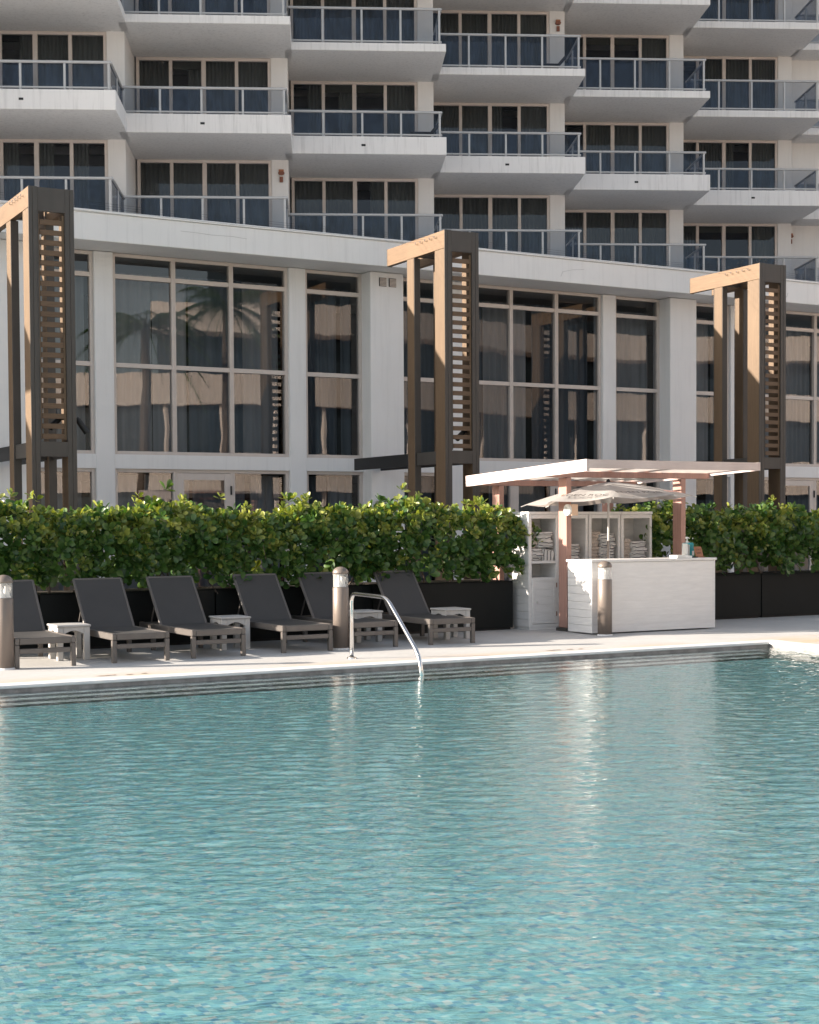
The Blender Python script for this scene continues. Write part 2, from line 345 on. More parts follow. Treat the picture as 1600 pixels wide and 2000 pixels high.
# ------------------------------------------------------------------ ground, pool
PS0, PS1, PT0, PT1 = -14.0, 13.9, 2.4, 15.1
WZ = -0.06
mb = MB(); B_ = 400
for (a, b, c, d) in ((-B_, B_, PT1, B_), (-B_, B_, -B_, PT0), (-B_, PS0, PT0, PT1), (PS1, B_, PT0, PT1)):
    mb.add([(a,c,0),(b,c,0),(b,d,0),(a,d,0)], [(0,1,2,3)])
deck_o = struct('pool_deck', mb, M['deck'])
for (s_a, n_) in ((4.75, 4), (10.6, 4)):
    for j in range(n_):
        rr = random.Random(j+int(s_a*10)); x = s_a+j*.17+rr.uniform(0,.04); w = rr.uniform(.06,.16) if j else .2; y = 15.62+rr.uniform(-.03,.03)
        obj('worn_paint_mark', MB().add([(x,y,.004),(x+w*.5,y-.035,.004),(x+w,y+.01,.004),(x+w*.92,y+.05,.004),(x+w*.4,y+.03,.004)], [(0,1,2,3,4)]).mesh('worn_paint_mark', M['wornmark']), deck_o)
mb = MB()
mb.box(PS0-.3, PS1+.3, PT1-.02, PT1+.26, -.022, .010, .008); mb.box(PS1-.02, PS1+.26, PT0-.3, PT1-.021, -.022, .010, .008)
struct('pool_coping', mb, M['coping'])
FZ = -.135
mb = MB(); mb.add([(PS0,PT0,FZ),(PS1,PT0,FZ),(PS1,PT1,FZ),(PS0,PT1,FZ)], [(0,1,2,3)])
mb.add([(PS0,PT0,FZ),(PS0,PT1,FZ),(PS0,PT1,0),(PS0,PT0,0)], [(0,1,2,3)]); mb.add([(PS0,PT0,FZ),(PS1,PT0,FZ),(PS1,PT0,0),(PS0,PT0,0)], [(0,1,2,3)])
mb.add([(PS1,PT0,FZ),(PS1,PT1,FZ),(PS1,PT1,-.05),(PS1,PT0,-.05)], [(0,1,2,3)]); mb.add([(PS0,PT1,FZ),(PS1,PT1,FZ),(PS1,PT1,-.05),(PS0,PT1,-.05)], [(0,1,2,3)])
struct('pool_floor', mb, M['tile'])
mb = MB(); mb.add([(PS1-.004,PT0,-.13),(PS1-.004,PT1-.004,-.13),(PS1-.004,PT1-.004,-.0225),(PS1-.004,PT0,-.0225)], [(0,1,2,3)]); mb.add([(PS0,PT1-.004,-.13),(PS1-.004,PT1-.004,-.13),(PS1-.004,PT1-.004,-.0225),(PS0,PT1-.004,-.0225)], [(0,1,2,3)])
struct('waterline_tile', mb, M['wline'])
for i, (tt, zz) in enumerate(((14.88,-.078), (14.66,-.097), (14.44,-.117))):
    o = struct('pool_step', MB().box(PS0+.01, PS1-.01-.2*(i+1), tt, tt+.22-.003+(.0 if i else 0), FZ, zz, 0), M['steptile'])
    # dark nosing row along the front edge of the tread
    q = MB(); xs_ = np.arange(PS0+.01, PS1-.012-.2*(i+1), .07); e1_ = tt+.004+RNG.normal(0,.010,len(xs_)); e2_ = tt+.062+RNG.normal(0,.016,len(xs_))
    for x_, f_, g_ in zip(xs_, e1_, e2_): q.v += [(x_, f_, zz+.003), (x_, g_, zz+.003)]
    q.f += [(2*j, 2*j+2, 2*j+3, 2*j+1) for j in range(len(xs_)-1)]; obj('nosing', q.mesh('nosing', M['pale_nose']), o)
    obj('riser', MB().box(PS0+.01, PS1-.012-.2*(i+1), tt-.006, tt-.0005, max(zz-.05, FZ+.001), zz+.002).mesh('riser', M['nose']), o)
    obj('side_nosing', MB().box(PS1-.212-.2*i, PS1-.16-.2*i, PT0+.1, tt-.008, max(zz-.05, FZ+.001), zz+.003).mesh('side_nosing', M['nose']), o)
    obj('side_tread', MB().box(PS1-.208-.2*i+.05, PS1-.01-.2*i, PT0+.1, tt-.008, FZ, zz).mesh('side_tread', M['steptile']), o)
# water surface: a real wavy sheet
dx = .032
xs = np.arange(PS0+.02, PS1-.02, dx); ys = np.arange(PT0+.02, PT1-.02, dx)
xs = xs[xs > -8]; ys = ys[ys > 3.6]
X, Y = np.meshgrid(xs, ys); Z = np.zeros_like(X)
for i in range(90):
    lam = float(np.exp(RNG.uniform(math.log(.10), math.log(.42)))); an = RNG.normal(R_(61), .5); k = 2*math.pi/lam
    slope = .0145*(1.0 if lam < .20 else .34)
    Z += slope/k * np.sin(k*(X*math.cos(an)+Y*math.sin(an)) + RNG.uniform(0, 6.28) + 1.3*np.sin(X*.31+Y*.23+i))
nx, ny = len(xs), len(ys); vv = np.stack([X, Y, Z+WZ], -1).reshape(-1, 3)
q = np.arange(nx*ny).reshape(ny, nx); fa = np.stack([q[:-1,:-1], q[:-1,1:], q[1:,1:], q[1:,:-1]], -1).reshape(-1, 4)
me = D.meshes.new('pool_water'); me.vertices.add(len(vv)); me.vertices.foreach_set('co', vv.ravel().astype(np.float32))
me.loops.add(fa.size); me.loops.foreach_set('vertex_index', fa.ravel().astype(np.int32)); me.polygons.add(len(fa))
me.polygons.foreach_set('loop_start', np.arange(0, fa.size, 4, dtype=np.int32)); me.update(calc_edges=True); me.validate(); me.materials.append(M['water']); me.shade_smooth()
obj('pool_water', me, None, (0,0,0), TH, kind='structure')

# ------------------------------------------------------------------ podium building (two storeys)
pod = thing('podium_building', 'white two storey hotel wing with tall curtained windows behind the hedge', 'building', 0, 0)
S0, S1 = -3.2, 34.0
TW = 26.8
mb = MB().box(S0, S1, 25.85, 26.05, 6.68, 7.17, .01); part('fascia', mb, M['fascia'], pod)
part('fascia_coping', MB().box(S0-.02, S1, 25.82, 26.09, 7.17, 7.22, .008), M['fascia'], pod)
part('roof', MB().box(S0, S1, 26.05, 39.5, 6.69, 6.95), M['stucco'], pod)
part('spandrel', MB().box(S0, S1, TW, TW+.3, 2.69, 2.955, 0), M['stucco'], pod)
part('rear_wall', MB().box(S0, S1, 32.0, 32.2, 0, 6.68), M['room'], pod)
part('shade_block', MB().box(-6.0, S0-.003, TW, 32, 0, 6.68), M['stucco'], pod)  # unseen block added to cast shade on the leftmost pergola tower
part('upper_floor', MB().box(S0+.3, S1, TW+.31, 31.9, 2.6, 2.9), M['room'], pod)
def window_unit(parent, s0, s1, z0, z1, npan, rows, y, gl, cur, door=None, fw_=.065, mw=.085, cur_seed=0, depth=.12):
    """frame mesh with mullions and transoms; panes and curtains are its sub-parts"""
    fr = MB(); W_ = s1-s0; H = z1-z0
    fr.box(0, fw_, 0, depth, 0, H, .004); fr.box(W_-fw_, W_, 0, depth, 0, H, .004)
    fr.box(fw_, W_-fw_, 0, depth, 0, fw_, .004); fr.box(fw_, W_-fw_, 0, depth, H-fw_, H, .004)
    pw = (W_-2*fw_-(npan-1)*mw)/npan
    for i in range(1, npan):
        a = fw_+i*pw+(i-1)*mw; fr.box(a, a+mw, -.012, depth-.01, fw_, H-fw_, .004); fr.box(a+mw*.46, a+mw*.54, -.018, -.012, fw_, H-fw_)
    zz = [fw_]+[r for r in rows]+[H-fw_]
    for r in rows:
        for i in range(npan):
            a = fw_+i*(pw+mw); fr.box(a, a+pw, .004, depth-.02, r-.042, r+.042, .004)
    f = part('window', fr, M['alu'], parent, (s0, y, z0))
    for i in range(npan):
        a = fw_+i*(pw+mw)
        for j in range(len(zz)-1):
            lo = zz[j]+(.042 if j else 0); hi = zz[j+1]-(.042 if j < len(zz)-2 else 0)
            if door is not None and i == door: continue
            pa = part('pane', MB().add([(0,0,0),(pw,0,0),(pw,0,hi-lo),(0,0,hi-lo)], [(0,1,2,3)]), gl, f, (a, .06, lo))
    return f, pw
def curtain(parent, s0, s1, z0, z1, y, m, ph, amp=.045, pitch=.17):
    return part('curtain', MB().wavy(s0, s1, y, z0, z1, amp, pitch, ph), m, parent)
per = 7.6
for bi, c in enumerate((-1.0, 6.6, 14.2, 21.8, 29.4)):
    z_all = (0, 6.68)
    part('pier', MB().box(c-.38, c+.38, 26.48, 27.1, 0, 6.68, .012), M['stucco'], pod)
    if c+.38 > S1: break
    edges = [(c+.38, c+1.66, 1), (c+2.02, c+5.58, 3), (c+5.94, c+7.22, 1)]
    for a, b in ((c+1.66, c+2.02), (c+5.58, c+5.94)):
        part('slim_pier', MB().box(a, b, TW-.012, TW+.35, 0, 6.68, .012), M['stucco'], pod)
    for wi, (a, b, n) in enumerate(edges):
        f, pw = window_unit(pod, a, b, 2.955, 6.68, n, [1.66, 3.30], TW+.06, M['glass'], None)
        rr = random.Random(bi*10+wi)
        # full-height curtains, pulled apart here and there
        x = .05
        while x < (b-a)-.15:
            w = min(rr.uniform(.55, 1.25), (b-a)-.05-x); mm = M['curtain'] if rr.random() < .62 else M['curtain_dark']
            part('curtain', MB().wavy(x, x+w, .42+rr.uniform(-.04,.06), .02, 3.45, .05, rr.uniform(.15,.24), rr.random()*6), mm, f); x += w + (rr.uniform(.0,.22) if rr.random() < .4 else .01)
        dr = 1 if n == 3 else None
        f2, pw = window_unit(pod, a, b, 0.0, 2.69, n, [], TW+.06, M['glass'], None, door=dr)
        x = .05
        while x < (b-a)-.15:
            w = min(rr.uniform(.5, 1.1), (b-a)-.05-x); mm = M['curtain'] if rr.random() < .5 else M['curtain_dark']
            part('curtain', MB().wavy(x, x+w, .42, .02, 2.6, .05, rr.uniform(.15,.24), rr.random()*6), mm, f2); x += w + rr.uniform(0,.3)
        if dr is not None:
            a0 = .065+pw+.085; dm = MB(); q_ = .13
            dm.box(0,q_,0,.06,0,2.56,.004); dm.box(pw-q_,pw,0,.06,0,2.56,.004); dm.box(q_,pw-q_,0,.06,0,.22,.004); dm.box(q_,pw-q_,0,.06,2.56-q_,2.56,.004)
            d = part('door', dm, M['alu'], pod, (a+a0, TW+.06, .065)) if False else part('door', dm, M['alu'], pod, (a+a0, TW+.05, .06))
            part('pane', MB().add([(q_,.03,.22),(pw-q_,.03,.22),(pw-q_,.03,2.56-q_),(q_,.03,2.56-q_)], [(0,1,2,3)]), M['glass'], d)
            part('hinge', MB().box(pw-.015, pw+.012, -.03, .0, 2.15, 2.32, .004), M['black'], d)
# louvred vents high on the broad pier
for a in (14.02, 14.24):
    v_ = part('vent', MB().box(a, a+.16, 26.462, 26.478, 6.40, 6.57), M['black'], pod)
    for k in range(6): part('vent_slat', MB().box(a+.008, a+.152, 26.445, 26.461, 6.408+k*.026, 6.424+k*.026), M['alu'], v_)
# hairline cracks in the fascia paint
for pts in ([(9.6,6.99),(9.9,6.985),(10.2,6.97),(10.6,6.98),(10.9,6.96)], [(18.0,6.80),(18.05,6.90),(18.3,6.96),(18.6,6.99)], [(24.0,6.95),(24.1,6.82),(24.3,6.80),(24.35,6.9)]):
    part('crack', MB().tube([(x, 25.848, z) for x, z in pts], .004, 4), M['curtain'], pod)
sp_ = thing('hydrant_valve', 'small pale grey pipe fitting on the broad pier above the hedge', 'pipe', 14.0, 26.40, 1.9)
part('valve_body', MB().box(-.09,.09,-.05,.07,0,.14,.02), M['table'], sp_); part('valve_cap', MB().box(-.11,.11,-.06,.07,.14,.20,.015), M['table'], sp_)

# ------------------------------------------------------------------ hotel tower
tow = D.objects.new('hotel_tower', None); COL.objects.link(tow); tow['label'] = 'pale hotel tower of stepped balconies rising behind the low wing'; tow['category'] = 'building'
PHI = R_(3.5)
def bal_meshes(thick):
    m = {}; top = -.77 if thick else -1.06; L = -4.60
    m['slab'] = MB().box(L, .14, -.10, 2.95, -1.29, top, .012).mesh('balcony', M['slab'])
    m['top_rail'] = MB().box(L+.05, .03, -.035, .045, -.07, 0, .02).mesh('top_rail', M['rail'])
    m['bottom_rail'] = MB().box(L+.05, .02, -.02, .03, top+.05, top+.10, .008).mesh('bottom_rail', M['rail'])
    m['post'] = MB().box(-.03, .03, -.03, .04, top, -.07, .006).mesh('post', M['rail'])
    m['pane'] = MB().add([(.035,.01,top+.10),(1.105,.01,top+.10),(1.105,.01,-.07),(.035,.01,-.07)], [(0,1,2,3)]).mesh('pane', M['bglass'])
    m['return_rail'] = MB().box(-.05, .03, .046, 2.45, -.07, 0, .02).mesh('return_rail', M['rail'])
    m['return_bottom_rail'] = MB().box(-.04, .02, .05, 2.45, top+.05, top+.10, .008).mesh('return_bottom_rail', M['rail'])
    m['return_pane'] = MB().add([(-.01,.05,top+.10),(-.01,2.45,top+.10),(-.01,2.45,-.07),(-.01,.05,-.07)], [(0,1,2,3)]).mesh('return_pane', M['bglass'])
    m['drain'] = MB().box(-2.36, -2.24, -.108, -.101, -1.06, -1.0).mesh('drain', M['black']) if thick else None
    return m
BM_ = {True: bal_meshes(True), False: bal_meshes(False)}
def tcur(seed):
    rr = random.Random(seed); out = []
    return rr
fwm = MB(); WL, WR, WB, WT = -4.46, -.50, -1.05, 1.706
for a, b in ((WL, WL+.09), (WR-.09, WR)): fwm.box(a, b, 2.93, 3.05, WB, WT, .004)
fwm.box(WL+.09, WR-.09, 2.93, 3.05, WT-.09, WT, .004); fwm.box(WL+.09, WR-.09, 2.93, 3.05, WB, WB+.08, .004)
pwid = (WR-WL-.18-3*.10)/4
for i in range(1, 4):
    a = WL+.09+i*pwid+(i-1)*.10; fwm.box(a-(.015 if i == 2 else 0), a+.10+(.015 if i == 2 else 0), 2.92, 3.04, WB+.08, WT-.09, .004)
FRM = fwm.mesh('window', M['alu'])
PAN = MB().add([(0,0,WB+.08),(pwid,0,WB+.08),(pwid,0,WT-.09),(0,0,WT-.09)], [(0,1,2,3)]).mesh('pane', M['tglass'])
CUR = [MB().wavy(-.05, pwid+.05, 0, WB+.06, WT-.05, .035, p_, ph).mesh('curtain', M['tcurtain']) for p_, ph in ((.12,.3),(.14,2.1),(.11,4.4))]
CURH = [MB().wavy(-.05, pwid*.45, 0, WB+.06, WT-.05, .035, .10, .3).mesh('curtain', M['tcurtain']), MB().wavy(pwid*.5, pwid+.05, 0, WB+.06, WT-.05, .035, .10, 1.3).mesh('curtain', M['tcurtain'])]
BLI = MB().box(0, pwid, -.01, .01, WT-.30, WT-.08).mesh('blind', M['blind'])
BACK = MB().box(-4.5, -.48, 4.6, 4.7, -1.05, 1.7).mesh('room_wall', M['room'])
PIL = MB().box(-.50, .0, 2.90, 6.2, -20.0, 30.0, .01).mesh('pillar', M['tower'])
open_pan = {(2,1):[1], (3,1):[1,2], (3,2):[], (5,2):[1,2], (5,0):[], (6,0):[0,1,2], (6,2):[0], (1,0):[], (4,1):[]}
NK = 4
cols = list(range(-1, 8))
for ci in cols:
    R0 = Vector((-7.73+4.374*(ci-1), 39.2+2.46*(ci-1), 0))
    o = obj('pillar', PIL, tow, (R0.x, R0.y, 10.76), PHI)
    if ci == 6:   # plain wall beyond the last window bay
        part('end_wall', MB().box(.0, 1.9, 3.3, 6.2, -6, 20, .01), M['tower'], tow, (R0.x, R0.y, 10.76), PHI)
    for k in range(0, NK+1):
        zr = 10.76+3*k; th_ = k == 1; B = BM_[th_]
        sl = obj('balcony', B['slab'], tow, (R0.x, R0.y, zr), PHI)
        obj('top_rail', B['top_rail'], sl); obj('bottom_rail', B['bottom_rail'], sl); obj('return_rail', B['return_rail'], sl)
        obj('return_bottom_rail', B['return_bottom_rail'], sl); obj('return_pane', B['return_pane'], sl)
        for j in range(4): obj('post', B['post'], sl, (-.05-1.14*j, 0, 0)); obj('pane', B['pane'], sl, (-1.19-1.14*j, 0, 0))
        obj('post', B['post'], sl, (-.02, 1.25, 0))
        if B['drain']: obj('drain', B['drain'], sl)
        if k == NK: continue
        w = obj('window', FRM, tow, (R0.x, R0.y, zr), PHI); rr = random.Random(ci*31+k*7)
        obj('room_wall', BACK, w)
        for j in range(4):
            xx = WL+.09+j*(pwid+.10); obj('pane', PAN, w, (xx, 2.99, 0))
            if j in open_pan.get((ci,k), []):
                obj('blind', BLI, w, (xx, 3.12, 0))
                if rr.random() < .4: obj('curtain', CURH[rr.randrange(2)], w, (xx, 3.2, 0))
            else:
                obj('curtain', (CURH[rr.randrange(2)] if rr.random() < .16 else CUR[rr.randrange(3)]), w, (xx, 3.18+.03*rr.random(), 0))
# upper storeys above the frame, solid, so the pool and the light see a tower and not a stump
for ci in cols:
    R0 = Vector((-7.73+4.374*(ci-1), 39.2+2.46*(ci-1), 0))
    part('upper_wall', MB().box(-4.6, .1, 2.95, 9, 10.76+3*NK+1.0, 62), M['tower'], tow, (R0.x, R0.y, 0), PHI)
    part('core_wall', MB().box(-4.55, -.02, 6.3, 9, 0, 10.76+3*NK), M['tower'], tow, (R0.x, R0.y, 0), PHI)

# alarm sounders on the pillars
for ci, k, a, lab in ((2,0,-.21,'rusty brown alarm sounder on the pillar over the pale wing roof, leftmost'), (4,2,-.22,'rusty red alarm sounder high on the pillar near the top of the tower'), (6,0,.10,'brown alarm sounder on the wide wall at the right end of the tower')):
    R0 = Vector((-7.73+4.374*(ci-1), 39.2+2.46*(ci-1), 10.76+3*k+1.32))
    o = D.objects.new('alarm_sounder', None); COL.objects.link(o); e1 = Vector((math.cos(PHI), math.sin(PHI), 0)); e2 = Vector((-e1.y, e1.x, 0))
    o.location = R0+e1*a+e2*(3.29 if ci == 6 else 2.89); o.rotation_euler = (0,0,PHI); o['label'] = lab; o['category'] = 'alarm'; o['group'] = 'alarm sounders on the tower'
    part('cover', MB().box(-.075,.075,-.07,0,.03,.10,.01), M['orange_card'], o)
    part('horn', MB().prism([(.095*math.cos(i*math.pi/4), -.01+.06*math.sin(i*math.pi/4)) for i in range(8)], -.09, 0), M['rust'], o)
    part('junction_box', MB().box(-.05,.05,-.06,0,-.27,-.11,.006), M['rust'], o)
# balcony chairs showing above the slabs
for ci, k, a, b, lab in ((3,1,-.55,.55,'dark lounge chair on the third balcony column, by its right railing'), (4,2,-.9,.5,'dark sling chair behind glass at the right end of an upper balcony'), (5,2,-2.6,.9,'dark chair in the middle of an upper balcony behind blue glass')):
    R0 = Vector((-7.73+4.374*(ci-1), 39.2+2.46*(ci-1), 10.76+3*k-(.77 if k == 1 else 1.06))); e1 = Vector((math.cos(PHI), math.sin(PHI), 0)); e2 = Vector((-e1.y, e1.x, 0))
    o = D.objects.new('balcony_chair', None); COL.objects.link(o); o.location = R0+e1*a+e2*b; o.rotation_euler = (0,0,PHI+R_(90)); o['label'] = lab; o['category'] = 'chair'; o['group'] = 'chairs on the balconies'
    part('seat', MB().box(-.28,.28,-.28,.35,.20,.25,.02), M['sling'], o)
    part('backrest', MB().prism([(-.30,.22),(-.24,.22),(-.46,.52),(-.52,.50)], -.27, .27, 'x').mesh and MB().prism([(-.28,.22),(-.22,.22),(-.46,.50),(-.52,.48)], -.27, .27, 'x'), M['sling'], o)
    for x in (-.25,.25):
        for y in (-.24,.30): part('leg', MB().box(x-.02,x+.02,y-.02,y+.02,0,.20), M['black'], o)

# ------------------------------------------------------------------ timber pergola towers
def pergola(s, t, label):
    o = thing('pergola_tower', label, 'pergola', s, t, 0, 0, 'timber pergola towers along the wing')
    part('post', MB().box(0,.13,.014,.36,0,6.505,.006), M['wood_v'], o)
    part('post', MB().box(.565,.70,.014,.36,0,6.505,.006), M['wood_v'], o)
    part('post', MB().box(0,.13,1.13,1.38,0,6.505,.006), M['wood_v'], o)
    part('post', MB().box(.565,.70,1.13,1.38,0,6.505,.006), M['wood_v'], o)
    for a, b in ((-.003,.055),(.060,.133),(.562,.632),(.637,.703)): part('steel_flat', MB().box(a,b,-.002,.013,0,6.83,.002), M['steel'], o)
    for a, b in ((.133,.145),(.555,.562)): part('steel_fin', MB().box(a,b,-.01,.06,2.94,6.45,.002), M['steel'], o)
    for a, b in ((.0,.13),(.565,.70)):
        part('steel_web', MB().box(a+.003,b-.003,1.385,1.40,0,6.50,.002), M['steel'], o); part('steel_web', MB().box(a+.003,b-.003,1.114,1.127,0,6.50,.002), M['steel'], o)
    tb = [(.014,6.51),(2.15,6.51),(2.15,6.822),(.014,6.822)]
    lb = part('top_beam', MB().prism(tb, 0, .10, 'x'), M['wood_t'], o); part('top_beam', MB().prism(tb, .60, .70, 'x'), M['wood_t'], o)
    part('end_plate', MB().box(-.002,.103,2.152,2.165,6.50,6.825), M['steel'], o); part('end_plate', MB().box(.598,.702,2.152,2.165,6.50,6.825), M['steel'], o)
    part('head_beam', MB().box(.134,.561,0,.05,6.46,6.825,.003), M['steel'], o)
    part('cross_beam', MB().box(.13,.565,1.2,1.3,6.55,6.75,.004), M['steel'], o); part('cross_beam', MB().box(.13,.565,.6,.66,6.62,6.76,.004), M['steel'], o)
    part('low_front_beam', MB().box(.134,.561,.0,.05,2.70,2.93,.003), M['steel'], o)
    for a in (.03,.62):
        part('low_side_beam', MB().box(a,a+.05,.365,1.11,2.70,2.93,.003), M['steel'], o); b_ = part('bracket_beam', MB().box(a,a+.05,1.405,3.66,2.70,2.93,.003), M['black'], o)
    part('low_back_beam', MB().box(.134,.561,1.2,1.26,2.70,2.93,.003), M['steel'], o)
    part('slat_stile', MB().box(.150,.168,.02,.055,2.965,6.42,.002), M['wood_v'], o); part('slat_stile', MB().box(.518,.552,.02,.055,2.965,6.42,.002), M['wood_v'], o)
    me = MB().box(.170,.516,.018,.045,0,.080,.004).mesh('slat', M['slat'])
    for i in range(22): sl = obj('slat', me, o, (0,0,2.975+i*.1565))
    hk = MB().tube([(0,0,0),(-.03,0,0),(-.05,0,.015),(-.045,0,.03),(-.03,0,.03)], .008, 6).mesh('hook', M['chrome'])
    for i in range(5): obj('hook', hk, o, (0, .30+.17*i, 6.72))
    return o
PG = [(6.02,22.8),(13.39,22.8),(20.72,22.8)]
pergola(*PG[0], 'timber and steel pergola tower at the left edge beside the first tall windows')
pergola(*PG[1], 'middle timber pergola tower beside the broad white pier with vents')
pergola(*PG[2], 'right hand timber pergola tower behind the end of the towel kiosk')
# taut wires between the towers
def wire(s0, t0, s1, t1, z0, z1, n=10, lab=''):
    pts = [P(s0+(s1-s0)*i/n, t0+(t1-t0)*i/n, z0+(z1-z0)*i/n - .03*4*(i/n)*(1-i/n)) for i in range(n+1)]
    b = pts[0]; mbw = MB().tube([p-b for p in pts], .0018, 5); o = obj('wire', mbw.mesh('wire', M['black']), None, b)
    o['label'] = lab; o['category'] = 'wire'; o['group'] = lab
for (a, b), wl_ in zip(((-1.4, 0), (0, 1), (1, 2), (2, 3.4)), ('thin wire running from the left edge to the leftmost pergola tower', 'thin wire strung from the leftmost to the middle pergola tower', 'thin wire strung from the middle to the right hand pergola tower', 'thin wire running from the right hand pergola tower out of view')):
    for i in range(5):
        tt = 22.8+.30+.17*i
        sa = PG[a][0]+.70 if isinstance(a, int) else -3.0
        sb = PG[b][0]-.05 if isinstance(b, int) else 29.0
        wire(sa, tt, sb, tt, 6.75, 6.75, lab=wl_)
# black spotlights clamped to the towers
def spot(s, t, z, rz, tilt, lab):
    o = thing('spotlight', lab, 'spotlight', s, t, z, rz, 'black spotlights on the pergola towers')
    part('bracket', MB().box(-.02,.10,-.02,.02,-.02,.03,.004), M['black'], o)
    d = Vector((math.cos(tilt), 0, math.sin(tilt))); c = Vector((.06,0,.0))
    part('lamp_head', MB().tube([c-d*.05, c+d*.02, c+d*.20, c+d*.235], [.03,.045,.05,.05], 14), M['black'], o)
spot(6.74, 22.98, 3.28, R_(-10), R_(-55), 'black spotlight on the right post of the leftmost pergola tower')
spot(13.93, 23.0, 3.28, R_(200), R_(-35), 'black spotlight behind the slats of the middle pergola tower')
spot(6.56, 23.0, 3.30, R_(200), R_(-40), 'black spotlight behind the slats of the leftmost pergola tower')

# ------------------------------------------------------------------ hedge planters and hedges
LEAF_L = .152
def leaf_verts():
    # obovate, slightly cupped, pointing along +x, face up +z
    return np.array([(0,0,0),(.30,.16,.02),(.30,-.16,.02),(.68,.31,.05),(.68,-.31,.05),(.93,.20,.03),(.93,-.20,.03),(1.02,0,.0),(.34,0,-.035),(.70,0,-.045)])*np.array([1,.98,1])
LV = leaf_verts(); LF = [(0,8,1),(0,2,8),(1,8,9,3),(8,2,4,9),(3,9,7,5),(9,4,6,7)]
leaf_me = {}
for key in ('leaf','leaf_new'):
    mb = MB(); mb.add(LV, LF); mb.smooth = True; leaf_me[key] = mb.mesh('leaf', M[key], False)
def hedge(o, L, zbase, ztop_f, seed, n_shoots, bare=.0, y0=-.18, y1=1.0, endR=0.0):
    rg = np.random.default_rng(seed); mats = []
    for i in range(n_shoots):
        x = rg.uniform(-.10, L+.10+endR); top = ztop_f(x); u = rg.random()
        if u < .50:    # front face
            z = zbase + (top-zbase)*rg.beta(1.35, 1.0); y = y0 + rg.normal(0, .045) + .10*abs(math.sin(x*3.1+z*2.3+seed)) ; out = np.array([rg.normal(0,.45), -1.0, rg.normal(.35,.45)])
            if z > top-.25: y += (z-top+.25)*.8
            if z < zbase+.30 and rg.random() < bare: continue
        elif u < .80:  # top
            y = rg.uniform(y0+.12, y1); z = top - .05 + rg.normal(0,.05) + (rg.uniform(.05,.2) if rg.random() < .12 else 0) - .12*((y-.4)/.6)**2; out = np.array([rg.normal(0,.5), rg.normal(-.1,.4), 1.0])
        elif u < .92:  # inside
            y = rg.uniform(y0+.1, y1); z = zbase+.1 + (top-zbase-.1)*rg.random(); out = np.array([rg.normal(0,.8), rg.normal(-.3,.6), rg.normal(.4,.5)])
        else:          # back face
            y = y1; z = zbase + (top-zbase)*rg.random(); out = np.array([rg.normal(0,.4), 1.0, rg.normal(.3,.4)])
        if endR and x > L+.05 and not (zbase+.45 < z < top-.05): continue
        out /= np.linalg.norm(out); up_ = abs(out[2]); nl = rg.integers(5, 9); ph = rg.random()*6.28
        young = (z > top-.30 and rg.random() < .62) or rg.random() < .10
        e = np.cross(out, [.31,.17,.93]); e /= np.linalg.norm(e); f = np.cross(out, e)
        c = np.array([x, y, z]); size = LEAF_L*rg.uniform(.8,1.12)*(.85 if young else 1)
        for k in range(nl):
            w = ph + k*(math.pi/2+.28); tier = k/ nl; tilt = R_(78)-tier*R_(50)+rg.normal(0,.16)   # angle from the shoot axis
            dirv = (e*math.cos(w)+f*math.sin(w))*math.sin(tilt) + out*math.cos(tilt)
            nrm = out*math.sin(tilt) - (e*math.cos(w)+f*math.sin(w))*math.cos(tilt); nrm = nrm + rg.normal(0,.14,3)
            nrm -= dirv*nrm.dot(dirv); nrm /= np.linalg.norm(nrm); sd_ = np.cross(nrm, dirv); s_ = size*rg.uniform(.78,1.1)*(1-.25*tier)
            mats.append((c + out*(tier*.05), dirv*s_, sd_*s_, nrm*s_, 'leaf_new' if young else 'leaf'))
    # the 300 that show largest stay single leaves; the rest join
    front = sorted(range(len(mats)), key=lambda i: mats[i][0][1] - .12*(mats[i][0][2]) + .10*rg.random())
    single = set(front[:300])
    rest = {'leaf': [], 'leaf_new': []}
    for i, (c, a, b, n_, key) in enumerate(mats):
        if i in single:
            lf = D.objects.new('leaf', leaf_me[key]); COL.objects.link(lf); lf.parent = o
            lf.matrix_local = Matrix(((a[0],b[0],n_[0],c[0]),(a[1],b[1],n_[1],c[1]),(a[2],b[2],n_[2],c[2]),(0,0,0,1)))
        else: rest[key].append(LV@np.stack([a,b,n_]) + c)
    # two foliage materials on one mesh
    vs_ = np.concatenate(rest['leaf']+rest['leaf_new']); nL = len(rest['leaf']); nT = nL+len(rest['leaf_new'])
    faces = [tuple(j+len(LV)*i for j in f) for i in range(nT) for f in LF]
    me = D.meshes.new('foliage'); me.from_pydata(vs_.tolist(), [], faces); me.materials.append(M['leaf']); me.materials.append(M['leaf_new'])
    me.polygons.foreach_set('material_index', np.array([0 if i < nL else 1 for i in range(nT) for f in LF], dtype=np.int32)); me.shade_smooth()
    obj('foliage', me, o, kind='stuff')
    for i in range(7):
        x = L*(i+.5)/7+rg.normal(0,.08); y = rg.uniform(.0,.35); pts = [(x,y,.68)]; zt = rg.uniform(.5,.85)
        for k in range(1, 5): pts.append((pts[-1][0]+rg.normal(0,.07), pts[-1][1]+rg.normal(-.01,.05), .68+zt*k/4))
        tb_ = MB().tube(pts, [.016,.014,.012,.009,.006], 6)
        for q_ in (1,2,3):
            p = Vector(pts[q_]); d = Vector((rg.normal(0,.16), rg.normal(-.08,.1), .22)); tb_.tube([p, p+d*.6, p+d*1.2+Vector((0,0,.05))], [.009,.007,.004], 5)
        part('branch', tb_, M['bark'], o)
